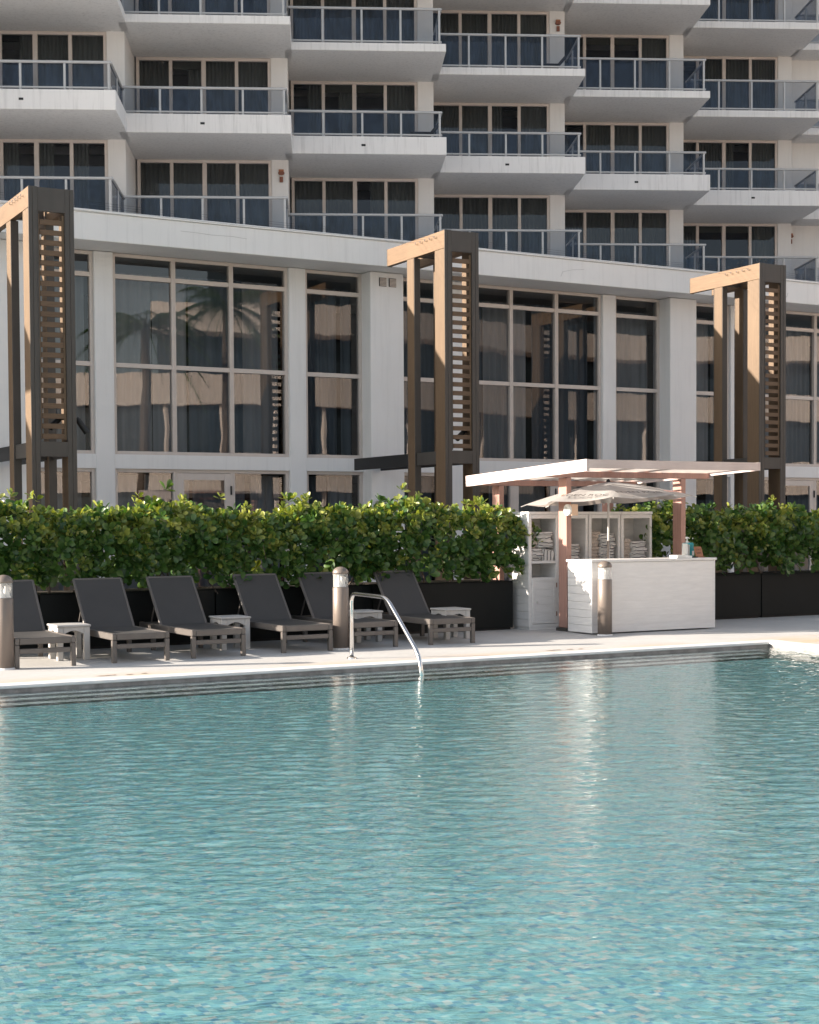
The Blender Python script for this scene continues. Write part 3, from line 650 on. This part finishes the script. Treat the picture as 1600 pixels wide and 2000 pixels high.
def planter(s0, s1, label, hlabel, seed, ztop, bare=.18, n=660, endR=0.0):
    L = s1-s0; o = thing('planter_box', label, 'planter', s0, 19.1, 0, 0, 'black planter boxes along the deck')
    part('box', MB().box(0, L, 0, .85, .03, .74, .006), M['planter'], o); part('plinth', MB().box(.03, L-.03, .03, .82, 0, .029), M['black'], o)
    part('rim', MB().box(0, L, -.006, .03, .742, .752, .002), M['planter'], o)
    part('soil', MB().box(.04, L-.04, .04, .81, .7405, .75), M['soil'], o)
    h = thing('clusia_hedge', hlabel, 'hedge', s0, 19.1, 0, 0, 'clipped hedges growing in the planters')
    g = np.random.default_rng(seed+50); ph = g.random(6)*6.28
    f = lambda x: ztop + .07*math.sin(2.3*x+ph[0]) + .06*math.sin(5.1*x+ph[1]) + .04*math.sin(9.7*x+ph[2])
    hedge(h, L, .80, f, seed, n, bare, endR=endR)
planter(2.69, 5.10, 'black planter box at the left edge behind the first lounger', 'glossy round leaved hedge in the leftmost planter', 11, 1.80)
planter(5.12, 7.53, 'black planter box behind the two left loungers between white tables', 'glossy round leaved hedge behind the second and third loungers', 12, 1.76)
planter(7.55, 9.96, 'black planter box behind the domed bollard and middle loungers', 'dense hedge rising behind the domed bollard', 13, 1.75)
planter(9.98, 12.40, 'dark planter box whose end stands beside the towel cabinets', 'hedge that spills over the side of the towel cabinets', 14, 1.81, endR=.24)
planter(14.99, 17.40, 'black planter box just right of the white service counter', 'shaded hedge just behind the right end of the service counter', 15, 1.74, bare=.4, n=640)
planter(17.42, 19.85, 'black planter box at the right edge of the deck', 'hedge at the right edge with a sunlit tip', 16, 1.72, bare=.4, n=640)

# ------------------------------------------------------------------ sun loungers
def lounger(s, t, rz, label):
    o = thing('sun_lounger', label, 'sun lounger', s, t, 0, rz, 'charcoal sun loungers lined up along the hedge')
    Wd = .71
    for x in (0, Wd-.055):
        part('leg', MB().box(x,x+.055,0,.055,0,.268,.005), M['frame'], o); part('leg', MB().box(x,x+.055,1.42,1.475,0,.268,.005), M['frame'], o)
        part('side_rail', MB().box(x,x+.055,.0,1.92,.27,.348,.008), M['frame'], o)
    part('front_rail', MB().box(.056,Wd-.056,.003,.05,.27,.345,.006), M['frame'], o)
    part('lower_rail', MB().box(.056,Wd-.056,.008,.045,.165,.222,.005), M['frame'], o)
    part('rear_rail', MB().box(.056,Wd-.056,1.87,1.915,.275,.34,.005), M['frame'], o)
    sg = MB(); n = 10; m_ = 6
    for j in range(n+1):
        for i in range(m_+1):
            x = .04+(Wd-.08)*i/m_; y = .04+1.17*j/n; z = .342-.030*(1-(2*i/m_-1)**2)*math.sin(math.pi*min(1,.15+j/n*.85))
            sg.v.append((x,y,z))
    for j in range(n):
        for i in range(m_): a = j*(m_+1)+i; sg.f.append((a,a+1,a+m_+2,a+m_+1))
    sg.smooth = True; part('seat', sg, M['sling'], o)
    # reclined back: sling stretched in a slim frame
    y0, z0, y1, z1 = 1.20, .335, 1.72, .935; d = Vector((0, y1-y0, z1-z0)); Lb = d.length; d.normalize(); nr = Vector((0,-d.z,d.y))
    fm = MB()
    for x in (.045, Wd-.045): fm.tube([Vector((x,y0,z0)), Vector((x,y1,z1))], .019, 8)
    fm.tube([Vector((.045,y1,z1)), Vector((Wd-.045,y1,z1))], .019, 8); bf = part('back_frame', fm, M['frame'], o)
    bs = MB()
    for j in range(9):
        for i in range(m_+1):
            x = .05+(Wd-.10)*i/m_; p = Vector((x,y0,z0))+d*(Lb*(j/8))+nr*(.012-.018*(1-(2*i/m_-1)**2)*math.sin(math.pi*j/8)); bs.v.append(tuple(p))
    for j in range(8):
        for i in range(m_): a = j*(m_+1)+i; bs.f.append((a,a+1,a+m_+2,a+m_+1))
    bs.smooth = True; part('backrest', bs, M['sling'], o)
    for x in (.12, Wd-.12): part('back_prop', MB().tube([(x,1.55,.72),(x,1.80,.30)], .011, 6), M['frame'], o)
    return o
LD = [(4.24,16.93,0.0,'dark sun lounger at the left edge beside the left bollard'),
      (5.40,16.98,0.0,'dark sun lounger just right of the first white side table'),
      (6.42,17.05,.01,'dark sun lounger third from the left, before the second white table'),
      (7.66,17.14,0.0,'dark sun lounger right of the second white table and left of the bollard'),
      (8.66,17.22,0.0,'dark sun lounger half hidden behind the domed bollard'),
      (9.85,17.22,-.01,'rightmost dark sun lounger, behind the pool handrail')]
l0 = lounger(*LD[0])
for s, t, rz, lab in LD[1:]: copy_tree(l0, s, t, 0, rz, lab)
# ------------------------------------------------------------------ side tables
def arch(L, h, arch_h, leg=.075, n=8):
    pts = [(0,h),(0,h-.10)]; pts = [(leg,h-.075)]
    for i in range(n+1):
        w = i/n; x = leg+(L-2*leg)*w; pts.append((x, h-.085+arch_h*math.sin(math.pi*w)))
    return [(leg,h),]+pts[1:]+[(L-leg,h)]
def table(s, t, rz, label):
    o = thing('side_table', label, 'side table', s, t, 0, rz, 'white side tables between the loungers'); w, dp, h = .40, .42, .43
    part('tabletop', MB().box(-.012,w+.012,-.012,dp+.012,h-.028,h,.008), M['table'], o)
    for x in (0,w-.072):
        for y in (0,dp-.072): part('leg', MB().box(x,x+.072,y,y+.072,0,h-.029,.006), M['table'], o)
    for y in (.005,dp-.027): part('apron', MB().prism(arch(w,h-.03,.045), y, y+.022), M['table'], o)
    for x in (.005,w-.027): part('apron', MB().prism(arch(dp,h-.03,.045), x, x+.022, 'x'), M['table'], o)
    return o
TD = [(4.93,17.63,'pale arched side table between the two leftmost loungers'), (7.17,17.96,'pale arched side table right of the third lounger'),
      (9.20,18.10,'pale arched side table mostly hidden behind the lounger by the bollard'), (10.50,17.90,'pale arched side table beside the rightmost lounger')]
t0 = table(TD[0][0], TD[0][1], 0, TD[0][2])
for s, t, lab in TD[1:]: copy_tree(t0, s, t, 0, 0, lab)
# ------------------------------------------------------------------ bollard lights
def bollard(s, t, label):
    o = thing('bollard_light', label, 'bollard light', s, t, 0, 0, 'bronze bollard lights along the pool deck')
    q = MB().lathe([(0,0),(.104,0),(.104,.80),(.096,.81),(0,.81)], 24); q.smooth = False; part('post', q, M['bollard'], o).data.shade_smooth()
    part('base_grout', MB().lathe([(.115,0),(.112,.012),(.104,.02)], 24), M['coping'], o)
    q = MB().lathe([(.097,.812),(.097,.985)], 24); q.smooth = True; part('lens', q, M['clear'], o)
    for a, b in ((-.040,-.02),(.035,.03)):
        q = MB().lathe([(.052,.815),(.034,.88),(.008,.975)], 14, (a,b)); q.smooth = True; part('reflector', q, M['reflector'], o)
    part('lamp_socket', MB().lathe([(0,.985),(.03,.985),(.03,.95),(0,.95)], 10), M['table'], o)
    q = MB().lathe([(0,.984),(.104,.984),(.104,1.0)]+[(.104*math.cos(i*math.pi/16), 1.0+.075*math.sin(i*math.pi/16)) for i in range(1,8)]+[(0,1.075)], 24); q.smooth = True; part('dome_cap', q, M['bollard'], o)
    return o
b0 = bollard(4.13, 16.95, 'bronze bollard light cut by the left edge of the picture')
copy_tree(b0, 8.565, 17.30, 0, 0, 'bronze bollard light standing by the pool handrail'); copy_tree(b0, 12.83, 17.34, 0, 0, 'bronze bollard light in front of the white counter')
# ------------------------------------------------------------------ pool handrail
o = thing('pool_handrail', 'curved stainless steel handrail leading into the pool', 'handrail', 8.08, 16.03)
def fillet(pts, r, n=6):
    out = [Vector(pts[0])]
    for i in range(1, len(pts)-1):
        a, b, c = (Vector(p) for p in pts[i-1:i+2]); d1 = (a-b).normalized(); d2 = (c-b).normalized(); p1 = b+d1*r; p2 = b+d2*r
        for k in range(n+1):
            w = k/n; out.append((1-w)**2*p1 + 2*w*(1-w)*b + w*w*p2)
    out.append(Vector(pts[-1])); return out
q = MB().tube(fillet([(0,0,0),(0,0,.79),(0,-.90,.775),(0,-1.66,.17),(0,-1.74,-.134)], .13), .024, 14); q.smooth = True; part('rail_tube', q, M['chrome'], o)
part('base_flange', MB().lathe([(.06,0),(.058,.012),(.03,.022),(.026,.022)], 18), M['chrome'], o)

# ------------------------------------------------------------------ towel kiosk: canopy
o = thing('kiosk_canopy', 'low open slatted timber canopy on four posts over the towel counter', 'canopy', 0, 0)
def zr(t): return 2.36 - (t-17.2)*.042           # underside of the fascia falls gently to the back
for s, t in ((12.835,18.30),(15.02,18.30),(12.835,20.17),(15.02,20.17)):
    p_ = part('post', MB().box(s,s+.092,t,t+.21,.05,zr(t)-.008,.006), M['pink'], o); part('post_shoe', MB().box(s-.03,s+.12,t-.03,t+.24,0,.049,.004), M['steel'], p_)
def slope_box(s0, s1, t0, t1, zo0, zo1, m, name):
    a, b = zr(t0), zr(t1)
    mbx = MB().add([(s0,t0,a+zo0),(s1,t0,a+zo0),(s1,t1,b+zo0),(s0,t1,b+zo0),(s0,t0,a+zo1),(s1,t0,a+zo1),(s1,t1,b+zo1),(s0,t1,b+zo1)], [(0,3,2,1),(4,5,6,7),(0,1,5,4),(1,2,6,5),(2,3,7,6),(3,0,4,7)])
    return part(name, mbx, m, o)
slope_box(12.46,15.60,17.20,17.25,.045,.165,M['pinkbeam'],'fascia_board'); slope_box(12.46,15.60,20.45,20.50,.06,.165,M['pinkbeam'],'fascia_board')
slope_box(12.41,12.459,17.20,20.50,.0,.170,M['pinkbeam'],'fascia_board'); slope_box(15.601,15.65,17.20,20.50,.045,.170,M['pinkbeam'],'fascia_board')
for t in (18.31, 20.18): slope_box(12.46,15.60,t,t+.09,.0,.085,M['pink'],'cross_beam')
for s in (12.78, 14.98): slope_box(s,s+.09,17.26,20.44,.0,.055,M['pink'],'side_beam') if False else None
for s in (13.6, 14.3): slope_box(s,s+.05,17.26,20.44,.118,.150,M['pink'],'purlin')
ln = 14
for i in range(ln):     # tilted louvres running front to back
    s = 12.52+i*(15.52-12.52)/(ln-1)
    a, b = zr(17.26)+.088, zr(20.44)+.088; w, h = .068, .042
    pts = [(s-w/2,h),(s-w/2+.012,h+.004),(s+w/2+.012,.004),(s+w/2,0)]
    part('louvre', MB().add([(x,17.26,a+z) for x,z in pts]+[(x,20.44,b+z) for x,z in pts], [(0,1,2,3),(7,6,5,4),(0,4,5,1),(1,5,6,2),(2,6,7,3),(3,7,4,0)]), M['louvre'], o)
# bulkhead lamp fixed to the front left post
o = thing('bulkhead_lamp', 'round bulkhead lamp fixed to the left front post of the kiosk', 'lamp', 12.835, 18.30, 1.82)
part('lamp_body', MB().box(-.02,.10,-.16,-.001,-.085,.085,.006), M['peach_body'], o)
q = MB(); q.tube([(-.021,-.08,0),(-.05,-.08,0),(-.065,-.08,0)], [.088,.086,.06], 20); part('lamp_disc', q, M['reflector'], o)
# ------------------------------------------------------------------ service counter
o = thing('service_counter', 'white painted plank counter under the canopy', 'counter', 12.73, 17.52)
CW, CD, CH = 2.30, .60, 1.05
part('carcass', MB().box(.015,CW-.015,.015,CD,.02,CH-.001), M['white'], o)
part('worktop', MB().box(-.02,CW+.03,-.02,CD+.02,CH,CH+.036,.006), M['white'], o)
nb = 9; pm = MB().box(.016,CW-.016,0,.014,0,(CH-.03)/nb-.0005,.0002).mesh('plank', M['white']); ps = MB().box(0,.014,.001,CD,0,(CH-.03)/nb-.004,.002).mesh('plank', M['white'])
for i in range(nb):
    obj('plank', pm, o, (0,0,.022+i*(CH-.03)/nb)); obj('plank', ps, o, (0,0,.022+i*(CH-.03)/nb)); obj('plank', ps, o, (CW-.014,0,.022+i*(CH-.03)/nb))
for s_ in (0,CW-.018): part('corner_trim', MB().box(s_-.003,s_+.021,-.006,-.0005,.02,CH-.002,.002), M['white'], o)
# things on the counter
o = thing('paper_box', 'small white card box lying flat on the counter', 'box', 14.30, 17.50, 1.087); part('lid', MB().box(0,.17,.02,.20,0,.045,.004), M['towel'], o); part('paper_pad', MB().box(.175,.30,.03,.20,0,.034,.003), M['reflector'], o)
o = thing('tray', 'thin dark tray lying on the counter by the sign card', 'tray', 14.62, 17.60, 1.087); part('base', MB().box(0,.14,0,.2,0,.008,.002), M['black'], o); part('lip', MB().box(-.006,.146,-.006,-.001,0,.018), M['black'], o)
o = thing('sanitizer_bottle', 'teal square pump bottle with a white pump on the counter', 'bottle', 14.79, 17.88, 1.087)
part('bottle_body', MB().box(-.08,.11,-.045,.045,0,.225,.02), M['teal'], o); part('pump_neck', MB().lathe([(.022,.225),(.022,.25),(.009,.252),(.009,.29),(0,.29)], 12), M['reflector'], o)
part('pump_head', MB().box(-.03,.012,-.012,.012,.285,.315,.008).tube([(0,0,.305),(.035,0,.30),(.042,0,.285)], .007, 6), M['reflector'], o)
part('bottle_label', MB().box(.06,.10,-.0475,-.0455,.03,.10), M['reflector'], o)
o = thing('tissue_dispenser', 'clear and white upright dispenser beside the teal bottle', 'dispenser', 14.66, 17.80, 1.087)
part('case', MB().prism([(0,0),(.05,0),(.03,.215),(.015,.215)], -.05, .05), M['reflector'], o); part('front_cover', MB().box(.055,.085,-.045,.045,0,.20,.01), M['table'], o)
def text(name, s, size, mt, parent, mw, ext=.0006):
    cu = D.curves.new(name, 'FONT'); cu.body = s; cu.size = size; cu.align_x = 'CENTER'; cu.align_y = 'CENTER'; cu.extrude = ext; cu.resolution_u = 3
    t = D.objects.new(name, cu); COL.objects.link(t); bpy.context.view_layer.update()
    me = D.meshes.new_from_object(t.evaluated_get(bpy.context.evaluated_depsgraph_get())); D.objects.remove(t); D.curves.remove(cu); me.materials.clear(); me.materials.append(mt)
    r = obj(name, me, parent); r.matrix_local = mw; return r
o = thing('sign_card', 'leaning orange wooden sign card with two dark lines of lettering', 'sign', 14.86, 17.66, 1.087)
tl = R_(22)
cb = MB().add([(-.07,0,.012),(.07,0,.012),(.07,.06,.165),(-.07,.06,.165),(-.07,.012,.012),(.07,.012,.012),(.07,.072,.165),(-.07,.072,.165)], [(0,3,2,1),(4,5,6,7),(0,1,5,4),(1,2,6,5),(2,3,7,6),(3,0,4,7)])
part('card', cb, M['orange_card'], o); part('foot', MB().box(-.08,.085,-.02,.08,0,.011,.003), M['orange_card'], o)
for i, tx in enumerate(('STAY','SAFE')):
    z_ = .118-.05*i; y_ = (z_-.012)/.153*.06-.0012
    text('lettering', tx, .044, M['ink'], o, Matrix.Translation((0,y_,z_)) @ Matrix.Rotation(R_(90)-math.atan2(.06,.153), 4, 'X'))
# ------------------------------------------------------------------ towel cabinets
def cabinet(s, w, label):
    o = thing('towel_cabinet', label, 'cabinet', s, 18.84, 0, 0, 'white towel cabinets behind the counter'); d, h = .46, 1.80; th = .028
    part('side_panel', MB().box(0,th,.02,d,.04,h-.045,.003), M['white'], o); part('side_panel', MB().box(w-th,w,.02,d,.04,h-.045,.003), M['white'], o)
    part('top', MB().box(-.015,w+.008,-.012,d+.01,h-.044,h,.006), M['white'], o); part('back_panel', MB().box(th+.001,w-th-.001,d-.02,d-.001,.05,h-.046), M['white_in'], o)
    ml = MB().box(th+.002,w-th-.002,d-.027,d-.021,0,.106,.002).mesh('back_board', M['white_in'])
    for i in range(15): obj('back_board', ml, o, (0,0,.06+i*.112))
    part('base', MB().box(.01,w-.01,.01,d-.01,0,.039), M['white'], o)
    st = .045
    part('stile', MB().box(0,st,0,.019,.04,h-.046,.003), M['white'], o); part('stile', MB().box(w-st,w,0,.019,.04,h-.046,.003), M['white'], o)
    part('head_rail', MB().box(st+.001,w-st-.001,0,.019,h-.105,h-.046,.003), M['white'], o)
    part('shelf', MB().box(th+.002,w-th-.002,.02,d-.03,1.015,1.045,.002), M['white'], o); part('shelf_edge', MB().box(st+.001,w-st-.001,.002,.019,1.01,1.05,.002), M['white'], o)
    part('shelf', MB().box(th+.002,w-th-.002,.02,d-.03,.775,.795,.002), M['white'], o)
    db = part('door', MB().box(st+.004,w-st-.004,-.004,.012,.09,.785,.003), M['white'], o)
    for b in ((st+.006,st+.05,-.012,-.0045,.092,.783),(w-st-.05,w-st-.006,-.012,-.0045,.092,.783),(st+.051,w-st-.051,-.012,-.0045,.092,.14),(st+.051,w-st-.051,-.012,-.0045,.735,.783)): part('door_trim', MB().box(*b,.002), M['white'], db)
    dm = MB().box(st+.053,w-st-.053,-.0085,-.0045,0,.112,.0015).mesh('door_plank', M['white'])
    for i in range(5): obj('door_plank', dm, db, (0,0,.145+i*.118))
    q = MB().lathe([(0,-.03),(.012,-.028),(.014,-.018),(.006,-.008),(.006,0)], 12); q.smooth = True
    kn = part('knob', q, M['chrome'], db); kn.location = (st+.075,-.0125,.42); kn.rotation_euler = (R_(-90),0,0)
    for z in (.20,.64): part('hinge', MB().box(w-st-.006,w-st+.010,-.016,-.0125,z,z+.07,.002), M['rust'], db)
    sp = MB().box(-.012,-.0005,.0,d,0,.113,.003).mesh('plank', M['white'])
    for i in range(15): obj('plank', sp, o, (0,0,.045+i*.1165))
    part('bottom_rail', MB().box(st+.001,w-st-.001,0,.019,.04,.085,.002), M['white'], o)
    return o
CB = [(12.525,.535),(13.075,.545),(13.645,.60),(14.27,.60)]
CN = ['leftmost white towel cabinet with its planked side beside the hedge','second white towel cabinet, partly hidden by the canopy post','third white towel cabinet, behind the umbrella pole','rightmost white towel cabinet before the right hedge']
for (s, w), n in zip(CB, CN): cabinet(s, w, n)
# folded towels, each one a thing
def towel_mesh(w, d, h, seed):
    rr = random.Random(seed); q = MB(); n = 9; prof = []
    # rounded fold, front edge full, thin layer gap
    for i in range(n): a = -math.pi/2+math.pi*i/(n-1); prof.append((-.016*math.cos(a)+.016*0, h/2+h/2*math.sin(a)))
    poly = [(p[0]+.016, p[1]) for p in prof]+[(d,h),(d,0)]
    nx_ = 6
    for i in range(nx_+1):
        x = w*i/nx_; wob = [(rr.uniform(-.008,.008), rr.uniform(-.003,.004)) for _ in poly]
        for (y, z), (wy, wz) in zip(poly, wob): q.v.append((x, y+wy, max(0,z+wz)))
    m = len(poly)
    for i in range(nx_):
        for k in range(m): q.f.append((i*m+k, i*m+(k+1)%m, (i+1)*m+(k+1)%m, (i+1)*m+k))
    q.f.append(tuple(range(m))); q.f.append(tuple(nx_*m+k for k in range(m))); q.smooth = True; return q
def towels(s, t, z, n, w, d, h, where, seed, m='towel', skew=.02):
    rr = random.Random(seed); zz = z
    for i in range(n):
        lab = f'{ORD[n-1-i]} folded towel down the {where}' if n-1-i else f'topmost folded towel on the {where}'
        o = thing('folded_towel', lab, 'towel', s+rr.uniform(-skew,skew), t+rr.uniform(-.015,.015), zz, rr.uniform(-.07,.07), 'folded striped pool towels')
        hh = h*rr.uniform(.88,1.12); part('cloth', towel_mesh(w, d, hh, seed*17+i), M[m], o)
        if m == 'towel':
            pts = [(x, -.004+rr.uniform(-.003,.003), hh*.52+rr.uniform(-.006,.006)+.012*math.sin(3*x/w+seed+i)*(rr.random())) for x in np.linspace(.0, w, 7)]
            part('stripe', MB().tube(pts, .0052, 5), M['navy'], o)
        zz += hh-.001
sy = 18.87
# first cabinet: lower pile, upper pile, terry pile and two standing folded towels
towels(12.575,sy,1.052,3,.215,.30,.062,'lower left pile in the leftmost cabinet',1)
for k in range(3):
    o = thing('folded_towel', ['striped towel stood on edge in the leftmost cabinet, nearest the pile','striped towel stood on edge in the leftmost cabinet, middle one','striped towel stood on edge in the leftmost cabinet, nearest the post'][k], 'towel', 12.80+.062*k, sy, 1.046, 0, 'folded striped pool towels')
    part('cloth', MB().prism([(0,0),(.055,0),(.058+.01*k,.12),(.048,.185-.012*k),(.02,.19-.012*k),(-.004,.15)], 0, .3), M['towel'], o)
    part('stripe', MB().tube([(.012,-.003,.01),(.010,-.004,.09),(.016,-.004,.15),(.03,-.003,.18-.012*k)], .005, 5), M['navy'], o)
towels(12.70,sy,1.250,4,.26,.30,.062,'upper right pile in the leftmost cabinet',2,skew=.03)
towels(12.575,sy+.03,1.242,5,.11,.28,.050,'beige terry pile in the leftmost cabinet',3,'terry')
towels(13.19,sy,1.046,5,.30,.30,.052,'pile in the second cabinet behind the post',4)
towels(13.89,sy,1.046,8,.27,.30,.053,'tall striped pile in the third cabinet',5)
towels(13.705,sy+.03,1.046,9,.17,.28,.050,'tall beige terry pile in the third cabinet',6,'terry')
towels(14.50,sy,1.046,5,.27,.30,.060,'striped pile in the rightmost cabinet',7)
towels(14.32,sy+.03,1.046,6,.165,.28,.053,'beige terry pile in the rightmost cabinet',8,'terry')
# ------------------------------------------------------------------ umbrella
o = thing('umbrella', 'open pale grey cloth umbrella under the slatted canopy', 'umbrella', 13.61, 18.30)
part('pole', MB().tube([(0,0,0),(0,0,1.35)], .022, 12), M['chrome'], o).data.shade_smooth(); part('upper_pole', MB().tube([(0,0,1.35),(0,0,2.26)], .017, 12), M['table'], o)
part('base', MB().lathe([(0,0),(.24,0),(.24,.04),(.05,.07),(.03,.2),(0,.2)], 20), M['table'], o)
NP, RU, ZT, ZE = 8, 1.27, 2.245, 1.97
tx_, ty_ = .03, -.045      # the canopy leans a little
def cz(r): return ZT - (ZT-ZE)*(r/RU)**1.35
q = MB(); NR, NA = 8, 6; idx = {}
for j in range(NR+1):
    for a in range(NP*NA):
        w = a/NA; fr_ = w-math.floor(w); ang = 2*math.pi*(w)/NP+.2; sag = math.sin(math.pi*fr_)
        r = RU*j/NR*(1-.085*sag*(j/NR)**2)*(math.cos(math.pi/NP)/math.cos((fr_-.5)*2*math.pi/NP)); x, y = r*math.cos(ang), r*math.sin(ang)
        q.v.append((x, y, cz(RU*j/NR)-.035*sag*(j/NR) + x*tx_ + y*ty_))
for j in range(NR):
    for a in range(NP*NA): b = (a+1)%(NP*NA); q.f.append((j*NP*NA+a, j*NP*NA+b, (j+1)*NP*NA+b, (j+1)*NP*NA+a))
q.smooth = True; part('canopy', q, M['cloth'], o)
for k in range(NP):
    ang = 2*math.pi*k/NP+.2; c_, s_ = math.cos(ang), math.sin(ang)
    part('rib', MB().tube([(c_*r, s_*r, cz(r)-.012+(c_*tx_+s_*ty_)*r) for r in np.linspace(.05, RU*1.045, 7)], .007, 5), M['table'], o)
    part('strut', MB().tube([(c_*.03, s_*.03, 1.99), (c_*.62, s_*.62, cz(.62)-.02+(c_*tx_+s_*ty_)*.62)], .006, 5), M['table'], o)
part('hub', MB().lathe([(0,1.93),(.035,1.93),(.045,1.97),(.06,2.0),(.03,2.05),(0,2.05)], 12), M['table'], o)
part('finial', MB().lathe([(0,2.235),(.035,2.245),(.03,2.27),(.012,2.285),(0,2.29)], 12), M['black'], o)
def canopy_text(tx, ang, rad, size, mt):
    r = rad; rad_d = Vector((math.cos(ang), math.sin(ang), 0)); eps = .02
    slope = (cz(r+eps)-cz(r-eps))/(2*eps) + (rad_d.x*tx_+rad_d.y*ty_)
    out = Vector((rad_d.x, rad_d.y, slope)).normalized(); side = Vector((-rad_d.y, rad_d.x, 0)); nrm = side.cross(-out).normalized()
    if nrm.z < 0: nrm = -nrm; 
    upv = -out; xax = upv.cross(nrm).normalized()
    p = rad_d*r; p.z = cz(r)-.030*(r/RU)+p.x*tx_+p.y*ty_+.014
    text('lettering', tx, size, mt, o, Matrix(((xax.x,upv.x,nrm.x,p.x),(xax.y,upv.y,nrm.y,p.y),(xax.z,upv.z,nrm.z,p.z),(0,0,0,1))))
canopy_text('EDEN ROC', 2*math.pi*4.5/NP+.2, 1.02, .15, M['ink']); canopy_text('EDEN ROC', 2*math.pi*5.5/NP+.2, 1.02, .15, M['ink']); canopy_text('EDEN ROC', 2*math.pi*6.5/NP+.2, 1.02, .15, M['ink_red']); canopy_text('EDEN ROC', 2*math.pi*7.5/NP+.2, 1.02, .15, M['ink_red'])
# ------------------------------------------------------------------ opposite wing and palms (seen in the window reflections)
an = D.objects.new('annex_building', None); COL.objects.link(an); an['label'] = 'pale sunlit curved building with banded storeys mirrored in the tall windows'; an['category'] = 'building'
an.rotation_euler = (0,0,TH); an.location = (0,0,0)
def curve_pt(w): # facade line in (s,t): swings gently forward
    return (15+58*w, -15+17*w+4.2*math.sin(w*7.5))
def band(w0, w1, z0, z1, off, m, name, n=44, thick=1.0):
    pts = [curve_pt(w0+(w1-w0)*i/n) for i in range(n+1)]; q = MB(); 
    for i, (s, t) in enumerate(pts):
        a = pts[max(0,i-1)]; b = pts[min(n,i+1)]; d = Vector((b[0]-a[0], b[1]-a[1])).normalized(); nr = Vector((-d.y, d.x))
        for o_ in (off, off-thick):
            for z in (z0, z1): q.v.append((s+nr.x*o_, t+nr.y*o_, z))
    for i in range(n):
        a = 4*i; b = a+4
        q.f += [(a,b,b+1,a+1),(a+1,b+1,b+3,a+3),(a+3,b+3,b+2,a+2),(a+2,b+2,b,a)]
    q.f += [(0,1,3,2), (4*n,4*n+2,4*n+3,4*n+1)]; part(name, q, m, an)
M['aglass'] = mat('annex_glass', (.03,.045,.06), .08, 0, .2, bmp=0)
band(0,1,0,3.1,-.6,M['aglass'],'glazing'); band(0,1,3.1,4.8,0,M['peach'],'fascia_band',thick=3); band(0,1,4.8,7.0,-.7,M['aglass'],'glazing'); band(0,1,7.0,8.4,0,M['peach'],'fascia_band',thick=3)
band(.12,1,8.4,10.3,-2.2,M['aglass'],'glazing',thick=3); band(.12,1,10.3,11.6,-.6,M['peach'],'fascia_band',thick=4); band(.16,1,11.6,13.4,-2.4,M['aglass'],'glazing',thick=3); band(.16,1,13.4,14.7,-.8,M['peach'],'fascia_band',thick=4)
band(.2,1,14.7,16.6,-2.4,M['aglass'],'glazing',thick=3); band(.2,1,16.6,17.8,-.8,M['peach'],'fascia_band',thick=4)
for i in range(26):
    s, t = curve_pt((i+.5)/26); part('column', MB().box(s-.07,s+.07,t-.7,t-.42,0,7.0), M['peach'], an)
def palm(s, t, H, lab, seed):
    o = thing('palm_tree', lab, 'palm tree', s, t, 0, 0, 'palms beyond the pool'); rr = random.Random(seed)
    q = MB().tube([(.25*math.sin(z/H*1.6), 0, z) for z in np.linspace(0, H, 14)], [.20-.07*i/13+.012*(i%2) for i in range(14)], 10); part('trunk', q, M['bark'], o)
    for k in range(30):
        a = k*2.4; el = rr.uniform(-.5, 1.2); L = rr.uniform(1.7, 2.3); q = MB(); c = Vector((.25, 0, H)); h = Vector((math.cos(a), math.sin(a), 0)); sp = []
        for i in range(9):
            w = i/8; sp.append(c + h*(L*w*math.cos(el*.6)) + Vector((0,0, L*(math.sin(el)*w - .75*w*w))))
        q.tube(sp, [.025*(1-.8*i/8) for i in range(9)], 4)
        side = Vector((-h.y, h.x, 0))
        for i in range(34):
            w = .12+.86*i/33; j = min(7, int(w*8)); p = sp[j].lerp(sp[j+1], w*8-j); ll = .62*math.sin(math.pi*(.15+.8*w))+.1
            for sg in (-1,1):
                e = p + side*sg*ll*.8 + h*ll*.5 + Vector((0,0,-ll*.35)); wv = h*.018
                q.add([p-wv, p+wv, e], [(0,1,2)])
        part('frond', q, M['leaf'], o)
palm(14.75, 10.3, 7.6, 'coconut palm on the deck right of the pool, mirrored in the left windows', 3)
palm(18.2, 8.4, 8.8, 'taller coconut palm farther along the deck, seen only as a reflection', 5)
